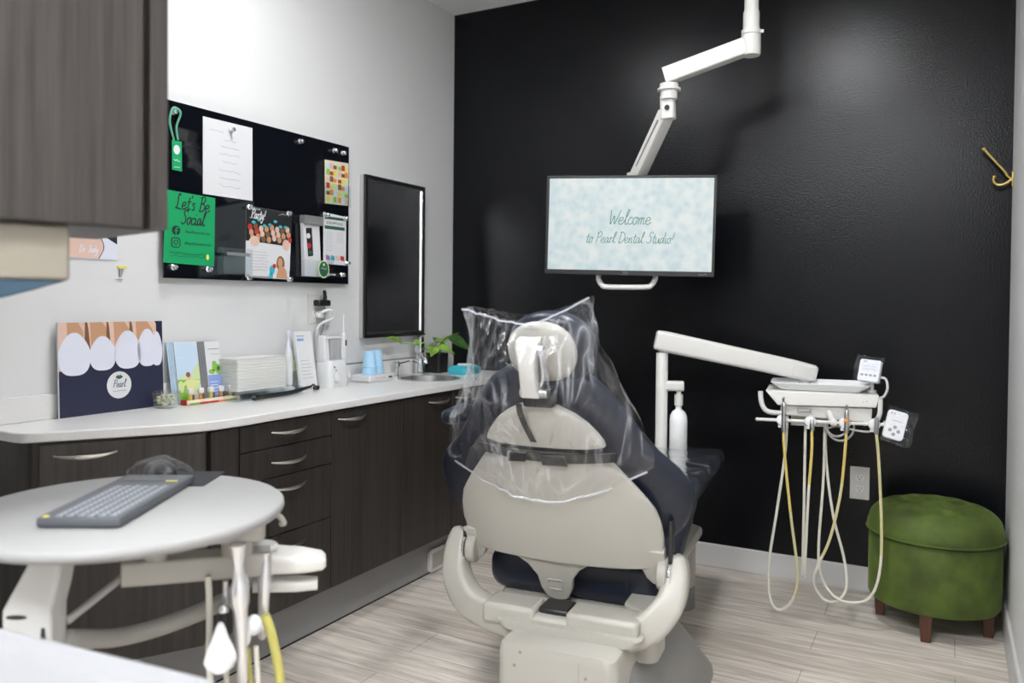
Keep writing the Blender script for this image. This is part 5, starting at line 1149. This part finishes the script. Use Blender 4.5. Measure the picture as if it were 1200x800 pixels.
for side, nm in ((0, 'rear_film'), (1, 'front_film')):
    b = MB(); b.M = FR((0, 0, PZ), (1, 0, 0), (0, -math.sin(RC), math.cos(RC)), (0, math.cos(RC), math.sin(RC))); b.grid(lambda u, v: bag(u, v, side), NU, NV)
    b.build(nm, M_FILM, t, angle=40)
b = MB(); b.M = FR((0, 0, PZ), (1, 0, 0), (0, -math.sin(RC), math.cos(RC)), (0, math.cos(RC), math.sin(RC)))
b.tube([Vector(bag(k / 40, .992, 0)) + Vector((0, 0, -.002)) for k in range(41)], .0022, 5); b.build('top_seam', film_mat('thick_film_edge', haze=.30, gloss=.8), t)
b = MB(); b.M = FR((0, 0, PZ), (1, 0, 0), (0, -math.sin(RC), math.cos(RC)), (0, math.cos(RC), math.sin(RC))); b.tube([Vector(bag(k / 40, .0, 0)) + Vector((0, 0, -.002)) for k in range(41)], .0028, 5); b.build('hem', MATS['thick_film_edge'], t)

# ---------------------------------------------------------------- round table on its jointed stand
TX, TY, TR, TZ = 0.965, -2.655, .295, .80
t = thing('swivel_table', 'round white swivel table at the left with instrument holders hanging beneath it', 'table', (TX, TY, 0))
o0 = Vector((TX, TY, 0)); Lc = lambda p: Vector(p) - o0
b = MB(); b.lathe([(.01, TZ - .024), (TR - .014, TZ - .024), (TR - .004, TZ - .019), (TR, TZ - .012), (TR - .001, TZ - .004), (TR - .006, TZ), (.01, TZ)], (0, 0, 0), 96); b.build('tabletop', M_TABLE, t, angle=50)
# bracket on the left, reaching down to its pedestal
dv = Vector((.865, .5, 0)).normalized(); nv = Vector((.5, -.865, 0))
b = MB(); p0 = Lc((.940, -2.862, 0)); b.M = FR(p0, dv, (0, 0, 1), nv)
b.prism([(.0, .55), (.0, .668), (.047, .755), (.052, .7755), (.098, .7755), (.100, .745), (.092, .700), (.084, .668), (.083, .55)], -.028, .028); b.build('bracket', mat('bracket_grey', (0.50, 0.50, 0.49), 0.4), t, bevel=.007, bseg=3)
b = MB(); b.M = FR(p0 + Vector((0, 0, 0)), dv, (0, 0, 1), nv); b.prism([(.062, .575), (.080, .575), (.074, .640), (.068, .640)], .0282, .0288); b.disc(.026, .658, .018, .004, .0282, .0288); b.build('cutout', M_INK, t)
b = MB(); b.M = Matrix.Translation(p0 + dv * .04); b.lathe([(.17, .0008), (.17, .02), (.05, .035), (.034, .05), (.034, .552)], (0, 0, 0), 28); b.build('pedestal', M_LGREY, t)
# carrier arm under the top
b = MB(); b.lathe([(.024, .705), (.024, .7755)], Lc((1.030, -2.640, 0)), 22); b.build('hub', M_BEIGE, t)
b = MB(); beam(b, Lc((.985, -2.680, .683)), Lc((1.165, -2.475, .676)), .062, .048, r=.15); b.build('carrier_arm', M_BEIGE, t, bevel=.004)
b = MB(); b.loft([[Lc((1.135, -2.565, 0)) + Vector((.7 * x - .7 * y, .7 * x + .7 * y, z)) for x, y in rrect(-.095, .075, -.05, .05, .02)] for z in (.742, .7755)]); b.build('mount_plate', M_BEIGE, t, bevel=.003)
b = MB(); b.lathe([(.030, .70), (.030, .742)], Lc((1.135, -2.535, 0)), 22); b.build('hub', M_BEIGE, t)
b = MB(); e0 = Lc((1.10, -2.475, .668)); e1 = Lc((1.205, -2.375, .655)); d = (e1 - e0).normalized(); s_ = Vector((d.y, -d.x, 0)).normalized()
b.loft([[e0 + d * f + s_ * x + Vector((0, 0, z)) for x, z in rrect(-w_, w_, -h_, h_, h_ * .6, 4)] for f, w_, h_ in ((-.01, .045, .020), (.05, .048, .020), (.11, .046, .017), (.15, .034, .013), (.158, .022, .008))]); b.build('holder_head', M_WHITEP, t, angle=50)
b = MB(); b.lathe([(.036, .687), (.036, .692), (.030, .697), (.001, .698)], Lc((1.115, -2.455, 0)), 28); b.build('cap', M_WHITEP, t)
b = MB(); e0 = Lc((1.11, -2.47, .615)); e1 = Lc((1.195, -2.385, .607)); d = (e1 - e0).normalized()
b.loft([[e0 + d * f + s_ * x + Vector((0, 0, z)) for x, z in rrect(-w_, w_, -.012, .012, .008, 4)] for f, w_ in ((0, .022), (.09, .024), (.13, .014))]); b.tube([Lc((1.13, -2.45, .61)), Lc((1.13, -2.45, .65))], .012, 10); b.build('lower_holder', M_WHITEP, t)
b = MB(); b.tube(catmull([Lc((1.180, -2.485, .776)), Lc((1.193, -2.478, .768)), Lc((1.197, -2.472, .756)), Lc((1.188, -2.470, .752))], 5), .006, 8); b.build('edge_hook', M_BEIGE, t)
b = MB(); b.tube([Lc((.985, -2.668, .675)), Lc((1.0, -2.80, .630))], .007, 8); b.build('brace_rod', M_LGREY, t)
b = MB(); b.tube(catmull([Lc((1.005, -2.80, .60)), Lc((.98, -2.68, .555)), Lc((1.02, -2.58, .56)), Lc((1.09, -2.50, .60)), Lc((1.11, -2.48, .65))], 8), .017, 12); b.build('grey_hose', M_HOSEG, t)
# hanging instruments
S0 = Lc((1.178, -2.556, 0))
def hang(name, prof, x, y, tilt, mats, mi=None, seg=14):
    b = MB(); b.M = Matrix.Translation(S0 + Vector((x, y, 0))) @ tilt
    b.lathe(prof, (0, 0, 0), seg); return b.build(name, mats, t)
hang('air_syringe', [(.005, .46), (.010, .48), (.0115, .55), (.014, .615), (.0175, .63), (.0185, .66), (.013, .670), (.0095, .70), (.0145, .735), (.0155, .742), (.010, .746)], .014, .008, Matrix.Rotation(math.radians(3), 4, 'X'), M_SILVER)
b = MB(); b.ball(S0 + Vector((.004, -.012, .667)), .013); b.tube([S0 + Vector((-.014, -.008, .662)), S0 + Vector((.018, -.012, .664))], .006, 8); b.build('syringe_button', M_SILVER, t)
hang('suction_handle', [(.005, .53), (.010, .54), (.011, .62), (.014, .635), (.010, .66), (.007, .70)], -.002, .020, Matrix.Rotation(math.radians(-3), 4, 'X'), M_SILVER)
b = MB(); b.ball(S0 + Vector((.016, .008, .575)), .016, 1, 1, 1.25); b.ball(S0 + Vector((.010, -.012, .556)), .014, 1, 1, 1.4); b.build('valve', M_PURE, t)
b = MB(); b.lathe([(.010, .50), (.012, .51), (.012, .60), (.010, .608), (.001, .609)], S0 + Vector((-.016, -.036, 0)), 16); b.build('black_valve', M_BLACK, t)
b = MB(); b.lathe([(.009, .6095), (.010, .614), (.007, .621), (.001, .622)], S0 + Vector((-.016, -.036, 0)), 14); b.build('chrome_knob', M_CHROME, t)
b = MB(); q = S0 + Vector((.004, -.062, 0))
b.loft([[q + Vector((a * .6 * w_ - .012 * (z - .53) / .04 * 0, a * .8 * w_, z)) + Vector((c * .5, -c * .4, 0)) for a, c in [(math.cos(k * PI / 8), .012 * math.sin(k * PI / 8)) for k in range(16)]] for z, w_ in ((.508, .012), (.515, .024), (.530, .030), (.548, .026), (.570, .016), (.592, .009), (.600, .005))]); b.build('suction_lever', M_PURE, t, angle=60)
b = MB(); b.tube(catmull([S0 + Vector((.018, .035, .585)), S0 + Vector((.028, .045, .54)), S0 + Vector((.040, .056, .44)), S0 + Vector((.03, .06, .30)), S0 + Vector((-.06, .02, .18)), S0 + Vector((-.16, -.12, .25)), S0 + Vector((-.19, -.22, .50))], 8), .0095, 12); b.build('yellow_hose', M_HOSEO, t)
for dx, dy, ma in ((.004, .004, M_HOSEO), (.014, .016, M_HOSEW), (-.020, -.030, M_HOSEW)):
    b = MB(); b.tube(catmull([S0 + Vector((dx, dy, .53)), S0 + Vector((dx + .004, dy + .004, .40)), S0 + Vector((dx - .02, dy, .25)), S0 + Vector((-.10 + dx, -.06, .16)), S0 + Vector((-.17, -.14 + dy, .22)), S0 + Vector((-.20, -.23, .45))], 8), .0052, 8); b.build('thin_hose', ma, t)
b = MB(); b.tube(catmull([Lc((1.118, -2.592, .67)), Lc((1.122, -2.592, .62)), Lc((1.126, -2.596, .54)), Lc((1.12, -2.60, .40)), Lc((1.05, -2.66, .22)), Lc((1.0, -2.78, .35))], 8), .0062, 8); b.build('white_hose', M_HOSEW, t)
for dx in (0, .014):
    b = MB(); b.tube([Lc((1.135 + dx, -2.565 + dx, .655)), Lc((1.137 + dx, -2.567 + dx, .55))], .0055, 10); b.build('holder_rod', M_STEEL, t)

# keyboard on the table
K = thing('keyboard', 'charcoal grey wireless keyboard with a yellow dot, lying across the round table', 'keyboard', (0.946, -2.648, TZ + .0033), math.radians(30))
kw, kl = .073, .178
b = MB(); b.loft([[(x * s, y * s2, z) for x, y in rrect(-kw, kw, -kl, kl, .006, 3)] for z, s, s2 in ((0, .985, .99), (.004, 1, 1), (.013, 1, 1), (.0155, .985, .993))]); b.build('body', M_KEYB, K)
b = MB(); b.rbox(-kw + .012, kw - .012, kl - .060, kl - .008, .0157, .0162, .003); b.build('touchpad', mat('touchpad_grey', (0.085, 0.09, 0.10), 0.4), K)
b = MB(); b.disc(-kw + .013, -kl + .012, .0055, n0=.0156, n1=.0166, seg=18); b.build('power_switch', M_YELLOW, K)
b = MB(); b.rect(.008, .046, kl - .068, kl - .0645, .0157, .0168) if False else b.rect(.036, .060, kl - .066, kl - .062, .0157, .0172); b.build('click_bar', M_YELLOW, K)
b = MB(); b.rect(-kw + .010, kw - .006, kl - .0635, kl - .0625, .0156, .0158); b.build('seam_line', M_BLACK, K)
b = MB(); b.loft([[(x * s, y * s, z) for x, y in rrect(-.0075, .0075, -.0075, .0075, .0015, 2)] for z, s in ((.0157, 1), (.0182, .9))]); b.mi = 1; b.rect(-.0012, .001, -.0018, .0018, .0182, .0184); key0 = b.build('key', [M_KEY, M_PAPER], K); first = True
for r in range(6):
    for c in range(14):
        x = -kw + .036 + r * .0185; y = -kl + .016 + c * .0168 + (r % 3) * .002
        if y > kl - .075: continue
        if first: q = key0; first = False
        else: q = key0.copy(); COL.objects.link(q); q.parent = K
        q.location = (x, y, 0)
P_ = thing('mouse_mat', 'thin black mouse mat at the far edge of the round table, under the mouse', 'mouse mat', (0.838, -2.452, TZ + .0003), math.radians(30))
b = MB(); b.rbox(-.080, .098, -.075, .066, 0, .0024, .004); b.build('mat_sheet', mat('dark_fabric', (0.02, 0.022, 0.028), 0.8), P_)
Mo = thing('wrapped_mouse', 'computer mouse crumpled in clear plastic wrap behind the keyboard', 'mouse', (0.800, -2.452, TZ + .0028), math.radians(75))
b = MB(); L = []
for i in range(13):
    v = i / 12; y = -.055 + .11 * v; hgt = .034 * math.sin(PI * min(1, .08 + .86 * v)) ** .6; w_ = .031 * (math.sin(PI * (.05 + .9 * v))) ** .45
    L.append([(w_ * math.cos(q), y, hgt * max(0, math.sin(q)) ** .8 + .0004) for q in [PI * k / 16 for k in range(17)]] + [(-w_ * .5, y, .0002), (w_ * .5, y, .0002)])
b.loft(L); b.build('body', M_BLACK, Mo, angle=60)
random.seed(9)
b = MB(); bumps = [(random.uniform(-1, 1), random.uniform(0, 1), random.uniform(.003, .010), random.uniform(.12, .3)) for _ in range(26)]
def wr(u, v):
    a = PI * u; y = -.085 + .155 * v; w_ = .042 + .012 * math.sin(9 * v); hh = .040 * math.sin(PI * (.1 + .8 * v)) ** .7
    dz = sum(h_ * math.exp(-(((math.cos(a) - bx) ** 2 + (v - bv) ** 2 * 4) / (s_ * s_ * 2))) for bx, bv, h_, s_ in bumps) * .55
    return (w_ * math.cos(a), y + .004 * math.sin(7 * a), .0008 + hh * math.sin(a) + dz * math.sin(a))
b.grid(wr, 30, 34); b.build('clear_wrap', M_WRAP, Mo, angle=25)

# near tray on a small stand, lower left corner
t = thing('service_tray', 'large bright white tray close to the viewer in the lower left corner', 'tray', (1.29, -3.235, 0), math.radians(6))
b = MB(); b.loft([[(x * s, y * s, z) for x, y in rrect(-.33, .33, -.23, .245, .05, 6)] for z, s in ((.690, .9), (.700, .93), (.717, .985), (.722, 1.0), (.724, .99), (.721, .965), (.706, .93), (.7045, .90))]); b.build('tray_shell', M_TRAYW, t, angle=60)
b = MB(); b.lathe([(.19, .0008), (.19, .018), (.04, .03), (.028, .04), (.028, .66), (.12, .675), (.12, .6895)], (0, 0, 0), 28); b.build('stand', M_LGREY, t)

# put the origin of wall-hung and leaning things at their own base (recentre)
for o in [q for q in SC.objects if q.parent is None and q.get('label') and q.location.length < 1e-6]:
    kids = list(o.children_recursive) if o.type == 'EMPTY' else [o]
    pts = [v.co for k in kids if k.type == 'MESH' for v in k.data.vertices]
    c = Vector(((min(p.x for p in pts) + max(p.x for p in pts)) / 2, (min(p.y for p in pts) + max(p.y for p in pts)) / 2, min(p.z for p in pts)))
    if o.type == 'EMPTY':
        for k in o.children: k.location = k.location - c
    else:
        o.data.transform(Matrix.Translation(-c))
    o.location = c
